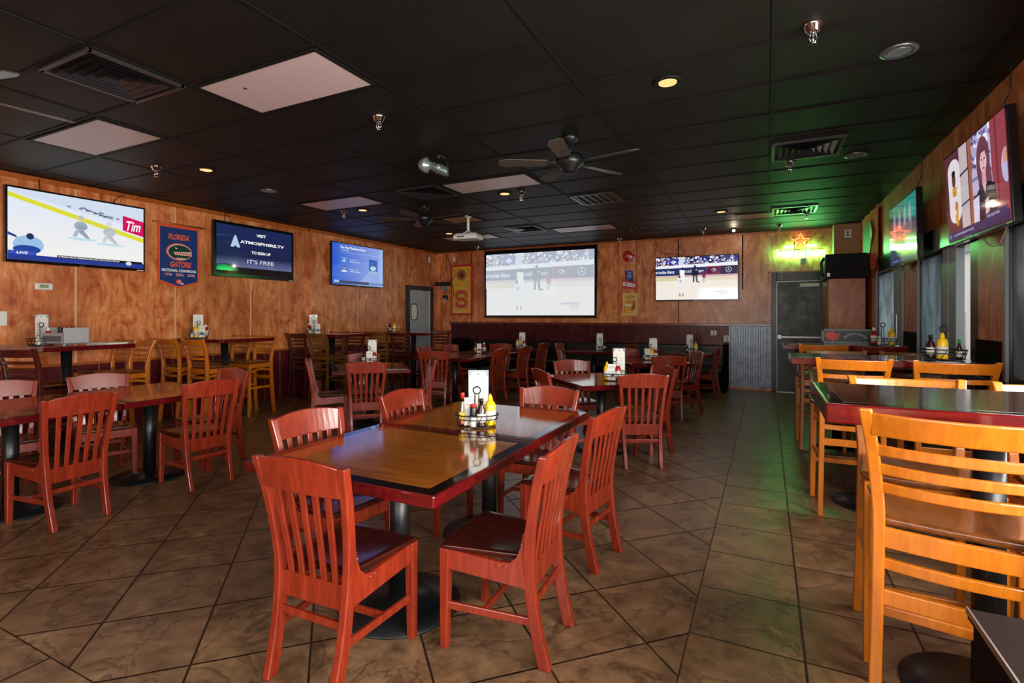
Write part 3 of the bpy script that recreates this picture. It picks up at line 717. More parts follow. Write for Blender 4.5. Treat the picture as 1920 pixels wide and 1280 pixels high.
# low cabinet at the viewer's side
b = thing('low_cabinet', 'dark brown low cabinet corner standing in front of the honey bar stool', 'cabinet', (0,0,0))
bx(0.428, 1.30, 0.75, 1.565, 0.0, 0.725).build('body', 'dark', b, 0.004)
bx(0.420, 1.31, 0.742, 1.573, 0.725, 0.75).build('top', 'dark', b, 0.003)
bx(0.4175, 0.4215, 0.74, 1.575, 0.738, 0.753).build('edge_strip', 'steel', b)

# ================================================================== SCREENS
def mixc(a, b, t): return tuple(x*(1-t)+y*t for x, y in zip(a[:3], b[:3]))+(1.0,)
class Scr(Pic):
    def __init__(s, w, h, wash=None):
        super().__init__((-w/2, -h/2, w/2, h/2)); s.w = w; s.h = h; s.wash = wash
    def k(s, c): return mixc(c, s.wash[0], s.wash[1]) if s.wash else c
    def P(s, u, v): return ((u-0.5)*s.w, (0.5-v)*s.h)
    def R(s, u0, v0, u1, v1, c): s.poly([s.P(u0,v1), s.P(u1,v1), s.P(u1,v0), s.P(u0,v0)], s.k(c))
    def G(s, pts, c): s.poly([s.P(*p) for p in pts], s.k(c))
    def E(s, u, v, ru, rv, c, rot=0): x, z = s.P(u,v); s.ell(x, z, ru*s.w, rv*s.h, s.k(c), 18, rot)
    def T(s, t, u, v, h, c, w=None, bold=0.0, shear=0.0): x, z = s.P(u,v); s.text(t, x, z, h*s.h, s.k(c), w*s.w if w else None, bold, shear)
    def grad(s, c0, c1, vert=True, n=24, box=(0,0,1,1)):
        u0,v0,u1,v1 = box
        for i in range(n):
            c = mixc(c0, c1, i/(n-1)); a, b = i/n, (i+1)/n
            if vert: s.R(u0, v0+(v1-v0)*a, u1, v0+(v1-v0)*b, c)
            else: s.R(u0+(u1-u0)*a, v0, u0+(u1-u0)*b, v1, c)
WH = C(255,255,255)
def pic_hockey(s):
    s.grad(C(226,236,250), C(250,246,242), True, 10)
    s.G([(0,0.06),(1,0.50),(1,0.57),(0,0.125)], C(226,222,60))
    s.G([(0,0.0),(1,0.0),(1,0.36),(0,0.055)], C(214,226,244))
    rnd = random.Random(3)
    for i in range(16):
        u = 0.40+0.38*rnd.random(); v = 0.05+0.30*(u-0.2)*0.9+0.05*rnd.random(); s.E(u, v, 0.016, 0.014, C(130,148,172))
    s.G([(0.52,0.14),(0.74,0.24),(0.74,0.25),(0.52,0.155)], C(60,50,70))
    s.G([(0.82,0.16),(1,0.22),(1,0.47),(0.82,0.40)], C(214,20,96)); s.T('Tim', 0.91, 0.315, 0.16, WH, 0.13, 0.02, 0.2)
    for u, v, a in ((0.49,0.42,1.0),(0.71,0.46,0.7)):
        c = mixc(C(120,142,164), C(250,248,246), 1.15-a)
        s.E(u, v-0.13, 0.022, 0.035, mixc(c, WH, .3)); s.E(u, v, 0.05, 0.07, mixc(c, C(170,190,205), .5)); s.E(u+0.01, v+0.02, 0.04, 0.03, c)
        s.G([(u-0.03,v+0.08),(u+0.02,v+0.06),(u+0.07,v+0.18),(u+0.05,v+0.19)], c); s.G([(u-0.04,v+0.07),(u-0.01,v+0.06),(u-0.03,v+0.17),(u-0.06,v+0.17)], mixc(c, WH, .2))
        s.E(u+0.01, v+0.20, 0.11, 0.02, C(196,228,238))
    s.E(0.13,0.78,0.10,0.13,C(160,196,232)); s.E(0.14,0.66,0.025,0.045,C(30,50,90)); s.E(0.12,0.85,0.09,0.06,C(36,70,160)); s.G([(0,0.62),(0.05,0.66),(0.06,0.70),(0,0.66)], C(40,70,150))
    s.R(0,0.925,1,1,C(40,60,150)); s.R(0,0.875,0.18,0.925,C(60,80,190)); s.T('LIVE', 0.09, 0.90, 0.035, WH, 0.07, 0.03, 0.2)
    s.R(0.32,0.895,0.99,0.935,C(20,24,40)); s.T('IS PRESENTED BY SPRINGWATER AND YOU COULD WIN 24', 0.56, 0.915, 0.022, WH, 0.46, 0.02)
    s.E(0.87,0.935,0.025,0.032,C(220,226,240))
def pic_atmos(s):
    s.grad(C(28,40,86), C(30,36,76), True, 10, (0,0,1,0.62)); s.grad(C(30,36,76), C(96,104,150), True, 16, (0,0.62,1,0.86)); s.R(0,0.86,1,1,C(12,14,22))
    s.G([(0,0.22),(0.16,0.20),(0.18,0.23),(0,0.26)], C(22,70,96))
    for i in range(6): s.E(0.10,0.93,0.17-0.02*i,0.13-0.018*i, mixc(C(20,60,60), C(50,220,110), i/5))
    s.R(0,0.945,1,1,C(10,12,18))
    s.T('VISIT', 0.56, 0.14, 0.062, WH, 0.13, 0.03); s.T('ATMOSPHERE.TV', 0.585, 0.315, 0.062, WH, 0.60, 0.03)
    s.G([(0.165,0.44),(0.215,0.20),(0.235,0.20),(0.285,0.44),(0.255,0.45),(0.225,0.41),(0.195,0.45)], C(180,204,236))
    s.T('TO SIGN UP', 0.56, 0.52, 0.062, WH, 0.26, 0.03); s.T("IT'S FREE", 0.555, 0.72, 0.085, C(210,216,230), 0.36, 0.01)
    s.T('ATMOSPHERE IS FREE STREAMING FOR BUSINESS', 0.55, 0.81, 0.018, C(120,128,160), 0.38)
def pic_show(s):
    s.grad(C(44,96,206), C(150,170,232), False, 24); s.G([(0.45,1),(1,0.2),(1,1)], C(150,170,232)); s.R(0.93,0,1,1,C(160,184,240))
    s.T('The Paul Finebaum Show', 0.39, 0.09, 0.06, WH, 0.50, 0.02); s.T('Coming Up', 0.23, 0.16, 0.035, WH, 0.14, 0.02); s.R(0.14,0.205,0.95,0.21,C(190,210,250))
    s.R(0.16,0.33,0.27,0.46,C(120,170,236)); s.R(0.17,0.345,0.26,0.445,C(70,120,210)); s.E(0.215,0.375,0.014,0.02,C(200,222,250)); s.E(0.215,0.42,0.03,0.018,C(200,222,250))
    s.E(0.215,0.585,0.016,0.03,C(206,170,150)); s.E(0.215,0.56,0.017,0.015,C(30,30,40)); s.G([(0.15,0.69),(0.19,0.645),(0.24,0.645),(0.28,0.69)], C(226,232,240))
    for v, t1, t2 in ((0.38,'SEGMENT ONE','Coaching carousel'),(0.62,'SEGMENT TWO','The mailbag')):
        s.T(t1, 0.40, v, 0.028, C(190,210,250), 0.17, 0.01); s.T(t2, 0.42, v+0.05, 0.03, WH, 0.21, 0.02)
    s.R(0.69,0.30,0.89,0.72,C(120,170,228)); s.R(0.70,0.31,0.88,0.71,C(46,92,176)); s.E(0.79,0.53,0.06,0.06,C(190,214,240)); s.R(0.70,0.60,0.88,0.71,C(150,180,220))
    s.R(0.05,0.905,0.70,0.975,C(58,66,96)); s.R(0.70,0.905,1,0.975,C(110,140,190)); s.R(0.03,0.90,0.12,0.96,C(150,196,240))
def pic_ball(s):
    rnd = random.Random(5); s.R(0,0,1,1,C(246,238,228))
    s.R(0,0,1,0.22,C(70,70,130))
    for i in range(430):
        u, v = rnd.random(), rnd.random()*0.21; c = rnd.choice([C(240,240,250),C(220,220,240),C(40,40,90),C(50,50,170),C(30,28,40),C(200,150,140),C(255,255,255),C(120,150,190)])
        s.E(u, v, 0.006+0.009*rnd.random(), 0.012+0.018*rnd.random(), c, rnd.random()*3)
    s.R(0.17,0.04,0.29,0.17,C(60,60,170)); s.G([(0.19,0.11),(0.23,0.07),(0.27,0.11),(0.23,0.17)], C(214,220,240))
    s.G([(0.30,0),(0.36,0),(0.35,0.22),(0.29,0.22)], C(214,224,240))
    s.G([(0,0.205),(1,0.155),(1,0.235),(0,0.265)], C(244,246,250))
    s.G([(0,0.265),(1,0.235),(1,0.43),(0,0.44)], C(36,50,104))
    s.T('ercedes-Benz', 0.12, 0.345, 0.075, WH, 0.24, 0.01); s.T('Mercedes-Benz', 0.455, 0.335, 0.075, C(230,236,246), 0.30, 0.01)
    s.R(0.635,0.24,0.80,0.415,C(150,40,66)); s.R(0.645,0.255,0.79,0.40,C(92,30,56)); s.G([(0.69,0.33),(0.72,0.28),(0.755,0.325),(0.72,0.37)], C(190,200,230)); s.E(0.715,0.33,0.014,0.02,C(92,30,56))
    s.R(0.80,0.238,1,0.42,C(52,36,72))
    s.E(0.895,0.33,0.036,0.062,C(220,226,240)); s.E(0.895,0.33,0.031,0.053,C(52,36,72))
    x, z = s.P(0.895,0.33)
    for a in (90,210,330):
        a = math.radians(a); r = 0.031*s.w; q = 0.0035*s.w; s.poly([(x-q*math.sin(a),z+q*math.cos(a)),(x+r*math.cos(a),z+r*math.sin(a)),(x+q*math.sin(a),z-q*math.cos(a))], s.k(C(220,226,240)))
    s.R(0,0.43,1,0.475,C(214,180,180)); s.R(0,0.47,0.32,0.56,C(222,214,170)); s.R(0.62,0.48,1,0.56,C(236,220,200))
    # batter
    s.E(0.34,0.27,0.012,0.03,C(40,44,70)); s.G([(0.315,0.31),(0.365,0.31),(0.37,0.47),(0.365,0.60),(0.315,0.60),(0.305,0.45)], C(250,248,244))
    s.E(0.305,0.46,0.013,0.03,C(80,60,90)); s.G([(0.28,0.50),(0.34,0.48),(0.355,0.60),(0.34,0.86),(0.295,0.86),(0.275,0.62)], C(240,238,238)); s.T('37', 0.318, 0.57, 0.055, C(90,96,130), 0.03, 0.02)
    s.G([(0.30,0.85),(0.312,0.85),(0.318,0.925),(0.305,0.925)], C(120,110,130)); s.G([(0.335,0.85),(0.347,0.85),(0.358,0.92),(0.345,0.92)], C(120,110,130))
    # umpire and catcher
    s.E(0.495,0.235,0.014,0.03,C(30,32,50)); s.G([(0.46,0.27),(0.53,0.27),(0.54,0.42),(0.525,0.45),(0.465,0.45),(0.45,0.40)], C(28,34,52)); s.G([(0.47,0.44),(0.492,0.44),(0.488,0.60),(0.468,0.60)], C(80,84,104)); s.G([(0.50,0.44),(0.522,0.44),(0.53,0.60),(0.51,0.60)], C(80,84,104)); s.R(0.505,0.30,0.52,0.325,C(200,214,240))
    s.E(0.60,0.37,0.014,0.028,C(120,30,60)); s.G([(0.578,0.40),(0.622,0.40),(0.625,0.50),(0.59,0.52)], C(150,26,70)); s.G([(0.585,0.51),(0.62,0.50),(0.61,0.60),(0.59,0.60)], C(180,200,216)); s.E(0.54,0.595,0.015,0.015,C(90,90,120))
    s.R(0.71,0.80,0.90,0.845,C(216,216,226)); s.R(0.72,0.81,0.80,0.825,C(150,156,176)); s.T('S0 1', 0.825, 0.818, 0.022, C(60,66,110), 0.05, 0.02); s.T('BALTIMORE', 0.83, 0.86, 0.022, C(60,66,90), 0.08, 0.01); s.T('B2 S1', 0.835, 0.895, 0.022, C(100,110,130), 0.06, 0.01)
def pic_talk(s):
    s.R(0,0,1,1,C(92,44,60))
    x, z = s.P(0.165,0.42); rx, rz = 0.115*s.w, 0.125*s.h
    P = [(x+rx*math.cos(t), z+0.22*s.h+rz*math.sin(t)) for t in [PI*i/12 for i in range(13)]]+[(x+rx*math.cos(t), z-0.26*s.h+rz*math.sin(t)) for t in [PI+PI*i/12 for i in range(13)]]
    s.poly(P, C(226,216,222))
    s.E(0.16,0.31,0.035,0.09,C(92,60,52)); s.E(0.16,0.24,0.035,0.04,C(40,28,30)); s.G([(0.12,0.40),(0.21,0.40),(0.20,0.50),(0.13,0.50)], C(206,140,40))
    s.E(0.19,0.62,0.03,0.06,C(190,130,60)); s.G([(0.15,0.72),(0.22,0.66),(0.21,0.84),(0.17,0.84)], C(206,150,60))
    s.R(0.28,0,0.43,1,C(196,180,184))
    for a, b in ((0.30,0.325),(0.64,0.66),(0.94,0.96)): s.G([(0.28,b),(0.43,b-0.03),(0.43,a-0.03),(0.28,a)], C(56,52,86))
    s.R(0.425,0,0.44,1,C(50,36,64)); s.R(0.44,0,0.50,0.95,C(168,92,66))
    s.R(0.50,0,0.84,0.40,C(176,168,206)); rnd = random.Random(8)
    for i in range(60): s.E(0.50+0.30*rnd.random(), 0.34*rnd.random(), 0.012+0.01*rnd.random(), 0.018+0.02*rnd.random(), rnd.choice([C(214,206,232),C(70,70,110),C(240,236,246),C(110,96,140)]))
    s.R(0.50,0.36,0.84,0.62,C(190,178,214)); s.R(0.50,0.44,0.84,0.475,C(110,130,170)); s.R(0.80,0,1,1,C(150,66,76)); s.R(0.86,0,0.885,1,C(120,46,60))
    s.E(0.985,0.5,0.06,0.16,C(190,180,220)); s.E(0.985,0.42,0.035,0.06,C(214,150,120))
    s.E(0.68,0.34,0.10,0.26,C(112,62,76)); s.E(0.66,0.52,0.06,0.20,C(110,60,72)); s.E(0.74,0.54,0.055,0.20,C(116,64,76))
    s.R(0.655,0.40,0.715,0.58,C(206,160,170)); s.E(0.685,0.32,0.052,0.125,C(226,180,186)); s.G([(0.63,0.33),(0.64,0.19),(0.69,0.17),(0.735,0.21),(0.74,0.33),(0.715,0.24),(0.66,0.24)], C(104,56,72))
    s.E(0.665,0.31,0.010,0.010,C(60,40,60)); s.E(0.705,0.31,0.010,0.010,C(60,40,60)); s.G([(0.682,0.33),(0.69,0.33),(0.694,0.37),(0.679,0.37)], C(206,150,160)); s.E(0.686,0.40,0.018,0.010,C(176,70,96))
    s.G([(0.565,0.62),(0.64,0.545),(0.685,0.60),(0.735,0.545),(0.83,0.60),(0.86,0.95),(0.56,0.95)], C(36,28,46)); s.G([(0.655,0.55),(0.715,0.55),(0.69,0.66)], C(214,166,176))
    s.G([(0.50,0.66),(0.60,0.64),(0.58,0.95),(0.50,0.95)], C(214,206,236)); s.G([(0.68,0.72),(0.735,0.70),(0.74,0.84),(0.68,0.88)], C(210,176,190))
    s.R(0,0.90,1,1,C(46,44,88)); s.R(0.02,0.925,0.08,0.965,C(96,110,176)); s.T('LATEST HEADLINES FROM AROUND THE LEAGUE', 0.30, 0.945, 0.024, C(190,196,230), 0.36, 0.01)
    s.R(0.66,0.86,0.97,0.945,C(58,50,96)); s.T('STUDIO GUEST PANEL', 0.78, 0.89, 0.026, C(200,200,230), 0.18, 0.01)
def pic_dim(s):
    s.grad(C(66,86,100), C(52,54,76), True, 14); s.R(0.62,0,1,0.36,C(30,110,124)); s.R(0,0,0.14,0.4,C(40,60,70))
    for u in (0.22,0.42,0.62,0.80):
        s.G([(u-0.05,0.62),(u-0.04,0.20),(u,0.10),(u+0.04,0.20),(u+0.05,0.62)], C(126,136,150)); s.E(u,0.33,0.028,0.06,C(160,140,140)); s.G([(u-0.055,0.66),(u-0.03,0.42),(u+0.03,0.42),(u+0.055,0.66)], C(96,84,110))
    s.R(0,0.62,1,0.90,C(66,70,92)); s.R(0,0.92,1,0.985,C(52,62,108)); s.R(0.1,0.935,0.34,0.965,C(100,110,150))
def tv(label, loc, rz, w, h, pic, tilt=0.0, d=0.055, bz=0.018, cords=(), badge=True, stand=0.05, loop=False):
    t = thing('television', label, 'television', loc, rz); t.rotation_euler = (tilt, 0, rz)
    hs = MB().b2(-w/2, w/2, 0, d, -h/2, h/2).build('housing', 'bezel', t, 0.006)
    s = Scr(w-2*bz, h-2*bz-0.012); pic(s); s.build('screen', 'screen', t, (0, -0.0012, 0.006))
    MB().b2(-0.18, 0.18, d, d+stand, -0.16, 0.16).build('wall_mount', 'iron', t)
    if badge: MB().b2(-0.025, 0.025, -0.002, 0.004, -h/2+0.004, -h/2+0.012).build('badge', 'steel', hs)
    if badge: MB().b2(w/2-0.10, w/2-0.02, -0.002, 0.004, -h/2+0.004, -h/2+0.014).build('sticker', 'white', hs)
    for cx, dx in cords:
        MB().tube(smooth_path([(cx, d*0.6, h/2-0.05), (cx+dx*0.3, d*0.8, h/2+0.05), (cx+dx, d+0.01, h/2+0.12), (cx+dx*1.2, d+0.02, 3.03-loc[2])], 5), 0.005, 6).build('cord', 'blackp', t)
    if loop: MB().tube(smooth_path([(-0.25, d+0.05, -h/2+0.02), (-0.12, d+0.05, -h/2-0.06), (0.05, d+0.05, -h/2-0.075), (0.2, d+0.05, -h/2+0.02)], 5), 0.005, 6).build('cord', 'cord_w', t)
    return t
tv('big wall television showing a blurred ice hockey game', (-7.505, 3.36, 2.463), PI/2, 1.445, 0.855, pic_hockey, 0, 0.05, 0.022, ((-0.4, 0.0), (0.35, 0.12)), stand=0.03)
tv('wall television with white sign-up text on dark blue', (-7.50, 5.795, 2.475), PI/2, 1.49, 0.86, pic_atmos, 0, 0.05, 0.045, ((-0.55, 0.05), (-0.42, -0.05)), stand=0.035)
tv('wall television with a bright blue show schedule', (-7.46, 8.15, 2.455), PI/2, 1.50, 0.85, pic_show, 0, 0.04, 0.016, ((-0.45, -0.05),), stand=0.045)
tv('wall television with a bright baseball game beside the exit door', (-1.277, 11.02, 2.19), 0, 1.585, 0.905, pic_ball, 0, 0.045, 0.016, ((-0.2, -0.5),), stand=0.04)
tv('television above the windows showing a long-haired woman talking', (1.31, 4.775, 2.355), -PI/2, 1.225, 0.715, pic_talk, 0.05, 0.05, 0.014, ((0.45, 0.05),), stand=0.08, loop=True)
tv('dim television above the windows reflecting the green neon sign', (1.31, 6.95, 2.34), -PI/2, 1.26, 0.71, pic_dim, 0.02, 0.05, 0.022, ((0.5, 0.05),), stand=0.08, loop=True)
# projection screen
t = thing('projection_screen', 'large white projection screen in a black frame showing a washed-out baseball game', 'projection screen', (-4.73, 11.06, 2.195))
MB().b2(-1.41, 1.41, 0, 0.045, -0.805, 0.81).build('frame', 'bezel', t, 0.004)
s = Scr(2.70, 1.46, (C(222,232,240), 0.58)); pic_ball(s); s.build('screen', 'screen', t, (0, -0.0015, -0.015))  # projector's light is put into the screen as its own glow

# ================================================================== WALL DECORATION
def text_solid(s, w, h, depth, name, mat, parent, loc, bold=0.0):
    vs, fs = text_geo(s, bold); xs = [v[0] for v in vs]; ys = [v[1] for v in vs]
    kx, kz = w/(max(xs)-min(xs)), h/(max(ys)-min(ys)); mx, my = (max(xs)+min(xs))/2, (max(ys)+min(ys))/2
    me = bpy.data.meshes.new(name); bm = bmesh.new()
    V = [bm.verts.new(((v[0]-mx)*kx, 0, (v[1]-my)*kz)) for v in vs]
    for f in fs:
        try: bm.faces.new([V[i] for i in f])
        except ValueError: pass
    r = bmesh.ops.extrude_face_region(bm, geom=list(bm.faces))
    bmesh.ops.translate(bm, vec=(0, depth, 0), verts=[e for e in r['geom'] if isinstance(e, bmesh.types.BMVert)])
    bmesh.ops.recalc_face_normals(bm, faces=bm.faces); bm.to_mesh(me); bm.free(); me.materials.append(M[mat])
    o = bpy.data.objects.new(name, me); COL.objects.link(o); o.parent = parent; o.location = loc; return o
ns = thing('neon_sign', 'green neon beer sign with an orange star above the exit door', 'neon sign', (0.56, 11.03, 2.61))
text_solid('Heineken', 0.77, 0.15, 0.02, 'lettering', 'neon_green', ns, (0, 0, 0), 0.0)
tb = MB()
for a, b in ((-0.27, -0.11), (0.10, 0.25)): tb.tube([(a, 0.034, 0.118), (b, 0.034, 0.118)], 0.009, 8)
tb.build('tube', 'hidden_glow', ns)  # added tube, hidden behind the white bars to throw green on ceiling and wall
st5 = [(0.145*(1 if i % 2 == 0 else 0.42)*math.sin(PI*i/5), -0.005, 0.205+0.145*(1 if i % 2 == 0 else 0.42)*math.cos(PI*i/5)) for i in range(10)]
MB().tube(st5, 0.010, 8, True).build('star', 'neon_red', ns)
for x0, x1 in ((-0.275, -0.105), (0.095, 0.255)):
    MB().tube([(x0, 0, 0.118), (x1, 0, 0.118)], 0.014, 8).build('bar', 'neon_white', ns)
fr = MB()
for x in (-0.10, 0.10): fr.tube([(x, 0.04, -0.08), (x, 0.04, 0.30), (x, 0.07, 0.31)], 0.006, 6)
fr.tube([(-0.38, 0.04, 0.06), (0.38, 0.04, 0.06)], 0.006, 6); fr.build('frame', 'blackp', ns)
MB().b2(-0.005, 0.10, 0.0, 0.07, -0.205, -0.105).build('transformer', 'white', ns, 0.006)
MB().tube([(0.03, -0.004, -0.165), (0.085, -0.004, -0.13)], 0.006, 6).build('switch', 'blackp', ns)
MB().tube(smooth_path([(-0.12, 0.03, -0.08), (-0.12, 0.04, -0.35), (-0.12, 0.02, -0.62)], 4), 0.003, 5).build('cord', 'cord_w', ns)
def plight(name, parent, loc, e, col, r):
    l = bpy.data.lights.new(name, 'POINT'); l.energy = e; l.color = col; l.shadow_soft_size = r
    o = bpy.data.objects.new(name, l); COL.objects.link(o); o.parent = parent; o.location = loc; return o
MB().tube([tuple(a-b for a, b in zip(p, (0.56, 11.03, 2.61))) for p in smooth_path([(0.03, 11.08, 3.0), (0.06, 11.06, 2.75), (0.14, 11.05, 2.45), (0.24, 11.05, 2.26), (0.25, 11.04, 2.09)], 6)], 0.004, 6).build('cord', 'cord_w', ns)

# pennant
pt = thing('pennant', 'blue and orange football pennant hanging on the plywood wall', 'pennant', (-7.565, 4.575, 2.29), PI/2)
pcl = MB().prism([(-0.29,0.45),(0.29,0.45),(0.29,-0.37),(0,-0.455),(-0.29,-0.37)], 0.0, 0.008, 'y').build('cloth', flat('orange_felt', C(226,84,44), 0.85), pt)
MB().tube([(-0.36,0.004,0.455),(0.36,0.004,0.455)], 0.016, 8).build('rod', 'orange_w', pt)
s = Pic(); B, O = C(16,52,120), C(232,92,60)
s.poly([(-0.265,0.405),(0.265,0.405),(0.268,-0.35),(0,-0.43),(-0.268,-0.35)], B)
s.text('FLORIDA', 0.0, 0.275, 0.085, O, 0.30, 0.05, 0.15)
# plain oval crest with a dark green jaw shape and a row of teeth
s.ell(0.0, 0.065, 0.185, 0.125, O, 28); s.ell(0.005, 0.063, 0.172, 0.112, C(240,220,210), 28); s.ell(0.01, 0.06, 0.165, 0.104, C(20,58,48), 28)
s.poly([(-0.09,0.055),(0.165,0.075),(0.165,0.02),(-0.05,0.02)], C(226,92,72))
for k in range(8): x = -0.075+0.032*k; s.poly([(x,0.058+0.0025*k),(x+0.024,0.06+0.0025*k),(x+0.012,0.038)], WH); s.poly([(x+0.012,0.02),(x+0.036,0.02),(x+0.024,0.042)], WH)
s.ell(-0.045, 0.115, 0.018, 0.008, WH, 10, -0.4); s.ell(0.03,-0.03,0.08,0.012,C(226,200,180))
s.text('GATORS', 0.02, -0.115, 0.085, O, 0.30, 0.05, 0.12)
s.text('NATIONAL CHAMPIONS', 0.0, -0.205, 0.042, WH, 0.49, 0.03); s.text('1996   2006   2008', 0.01, -0.265, 0.04, C(236,160,160), 0.43, 0.02)
s.ell(-0.005,-0.365,0.042,0.036,O,18); s.poly([(0.02,-0.38),(0.065,-0.385),(0.06,-0.40),(0.015,-0.40)], WH); s.ell(0.0,-0.36,0.012,0.012,WH,10)
s.build('emblem', 'print', pcl, (0, -0.001, 0))

# red and yellow board
sg = thing('wall_sign', 'tall yellow wooden board with a red frame and a red block letter S', 'sign', (-6.795, 11.06, 2.083))
sgf = MB().b2(-0.315, 0.315, 0, 0.045, -0.63, 0.63).build('frame', flat('red_painted_frame', C(196, 44, 30), 0.4), sg, 0.006)
s = Pic(); Y_ = C(232,176,54); DR = C(150,26,24)
s.rect(-0.265,-0.58,0.265,0.58,Y_)
rnd = random.Random(4)
for i in range(40): x, z = -0.25+0.5*rnd.random(), -0.56+1.1*rnd.random(); s.ell(x, z, 0.012+0.02*rnd.random(), 0.03+0.05*rnd.random(), mixc(Y_, C(200,130,40), 0.5), 10)
s.ell(0.0,0.37,0.135,0.135,C(120,24,26),28); s.ell(0,0.37,0.115,0.115,C(220,160,60),28); s.ell(0,0.37,0.10,0.10,C(150,40,34),28); s.ell(0.02,0.36,0.045,0.06,C(90,34,24),14)
def block_s(t, col):
    w, h, b = 0.135, 0.175, 0.028
    def seg(x0, z0, x1, z1): s.rect(min(x0,x1)-b-t, min(z0,z1)-0.235-b-t, max(x0,x1)+b+t, max(z0,z1)-0.235+b+t, col)
    c_ = 0.05
    for P in ([(w,h-0.085),(w,h-c_)], [(-w+c_,h),(w-c_,h)], [(-w,h-c_),(-w,c_*0.9)], [(-w+c_,0),(w-c_,0)], [(w,-c_*0.9),(w,-h+c_)], [(w-c_,-h),(-w+c_,-h)], [(-w,-h+c_),(-w,-h+0.085)]): seg(*P[0], *P[1])
    for x, z, sx, sz in ((w,h,-1,-1),(-w,h,1,-1),(-w,0,1,1),(w,0,-1,-1),(w,-h,-1,1),(-w,-h,1,1)):
        q = b+t; p0 = (x, z+sz*c_); p1 = (x+sx*c_, z)
        s.poly([(p0[0]-q,p0[1]-0.235-q*0.4),(p0[0]+q,p0[1]-0.235-q*0.4),(p0[0]+q,p0[1]-0.235+q*0.4),(p1[0]+q*0.4,p1[1]-0.235+q),(p1[0]-q*0.4,p1[1]-0.235+q),(p1[0]-q*0.4,p1[1]-0.235-q)][:6] if False else [(p0[0]+q,p0[1]-0.235),(p1[0],p1[1]-0.235+q),(p1[0],p1[1]-0.235-q),(p0[0]-q,p0[1]-0.235)] if sx*sz > 0 else [(p0[0]-q,p0[1]-0.235),(p1[0],p1[1]-0.235+q),(p1[0],p1[1]-0.235-q),(p0[0]+q,p0[1]-0.235)], col)
for t_, c in ((0.026,DR),(0.014,C(236,180,80)),(0.004,C(206,34,32))): block_s(t_, c)
s.build('face', 'print_gloss', sgf, (0, -0.001, 0))

# plaques on the pilaster
hp = thing('helmet_plaque', 'orange football helmet plaque on the wooden pilaster', 'plaque', (-2.615, 11.08, 2.70))
hm = MB().sphere((-0.02, -0.0, 0.01), 0.135, 18, 12, (1.0, 0.42, 0.95)); hm.xf(lambda v: Vector((v.x, min(v.y, 0.0), v.z))); hm.build('shell', flat('orange_red_helmet', C(196, 48, 28), 0.25, coat=0.5), hp)
fm = MB()
for P in ([(0.02,-0.055,-0.03),(0.10,-0.05,-0.05),(0.125,-0.03,-0.12),(0.06,-0.045,-0.155),(0.0,-0.05,-0.12),(0.02,-0.055,-0.03)], [(0.03,-0.055,-0.085),(0.115,-0.045,-0.085)], [(0.10,-0.05,0.0),(0.115,-0.045,-0.09)]): fm.tube(P, 0.007, 6)
fm.build('face_mask', 'white', hp)
MB().tube([(0.0,-0.02,0.135),(0.06,-0.035,0.10),(0.095,-0.035,0.04)], 0.008, 6).build('stripe', 'white', hp)
MB().b2(-0.05,0.03,-0.062,-0.05,0.0,0.02).build('script', 'white', hp)
fs = thing('wall_sign', 'small red and blue team sign under the helmet plaque', 'sign', (-2.61, 11.078, 2.20))
bl = MB().b2(-0.085,0.085,-0.012,0,-0.04,0.20); bl.xf(lambda v: Vector((v.x+v.z*-0.10, v.y, v.z))); bl = bl.build('upper_plate', flat('blue_plate', C(40, 66, 150), 0.4), fs)
rd = MB().b2(-0.15,0.15,-0.022,-0.010,-0.19,0.0); rd.xf(lambda v: Vector((v.x, v.y, v.z-v.x*0.18))); rd = rd.build('lower_plate', flat('red_plate', C(206, 52, 44), 0.4), fs)
s = Pic(); s.text('FLORIDA', -0.005, -0.10, 0.085, WH, 0.27, 0.05, 0, -0.18); s.ell(0.02,-0.02,0.06,0.02,C(40,40,90),12,-0.15)
s.build('lettering', 'print', rd, (0, -0.0235, 0))
s = Pic(); s.text('THE', -0.006, 0.15, 0.035, C(220,226,240), 0.07, 0.02); s.ell(-0.005,0.08,0.045,0.035,C(200,210,232),16); s.ell(-0.003,0.08,0.026,0.02,C(40,66,150),14); s.build('emblem', 'print', bl, (0, -0.0135, 0))
po = thing('poster', 'small yellow beer price poster on the wooden pilaster', 'poster', (-2.605, 11.074, 1.68))
pbk = MB().b2(-0.148,0.148,0,0.005,-0.235,0.235).build('backing', 'label_w', po)
s = Pic(); s.rect(-0.148,-0.235,0.148,0.235,C(240,214,160)); s.rect(-0.135,-0.215,0.135,0.22,C(238,190,90))
s.text('JULY', 0.0, 0.195, 0.022, C(60,40,30), 0.06, 0.03); s.text('DOMESTIC DRAFT', 0.0, 0.16, 0.024, C(70,40,30), 0.22, 0.02); s.text('PITCHERS', 0.0, 0.125, 0.02, C(90,50,30), 0.12, 0.02)
s.text('$4.00', 0.03, 0.055, 0.06, C(214,60,30), 0.21, 0.04)
s.poly([(-0.10,-0.18),(0.01,-0.18),(0.02,-0.02),(-0.11,-0.02)], C(246,176,30)); s.rect(-0.115,-0.03,0.022,0.0,C(250,240,220)); s.ell(0.07,-0.07,0.04,0.075,C(176,80,34),20,-0.5); s.rect(-0.13,-0.19,-0.115,-0.01,C(150,60,30)); s.rect(0.04,0.0,0.12,0.02,C(110,60,30))
s.build('print', 'print', pbk, (0, -0.001, 0))
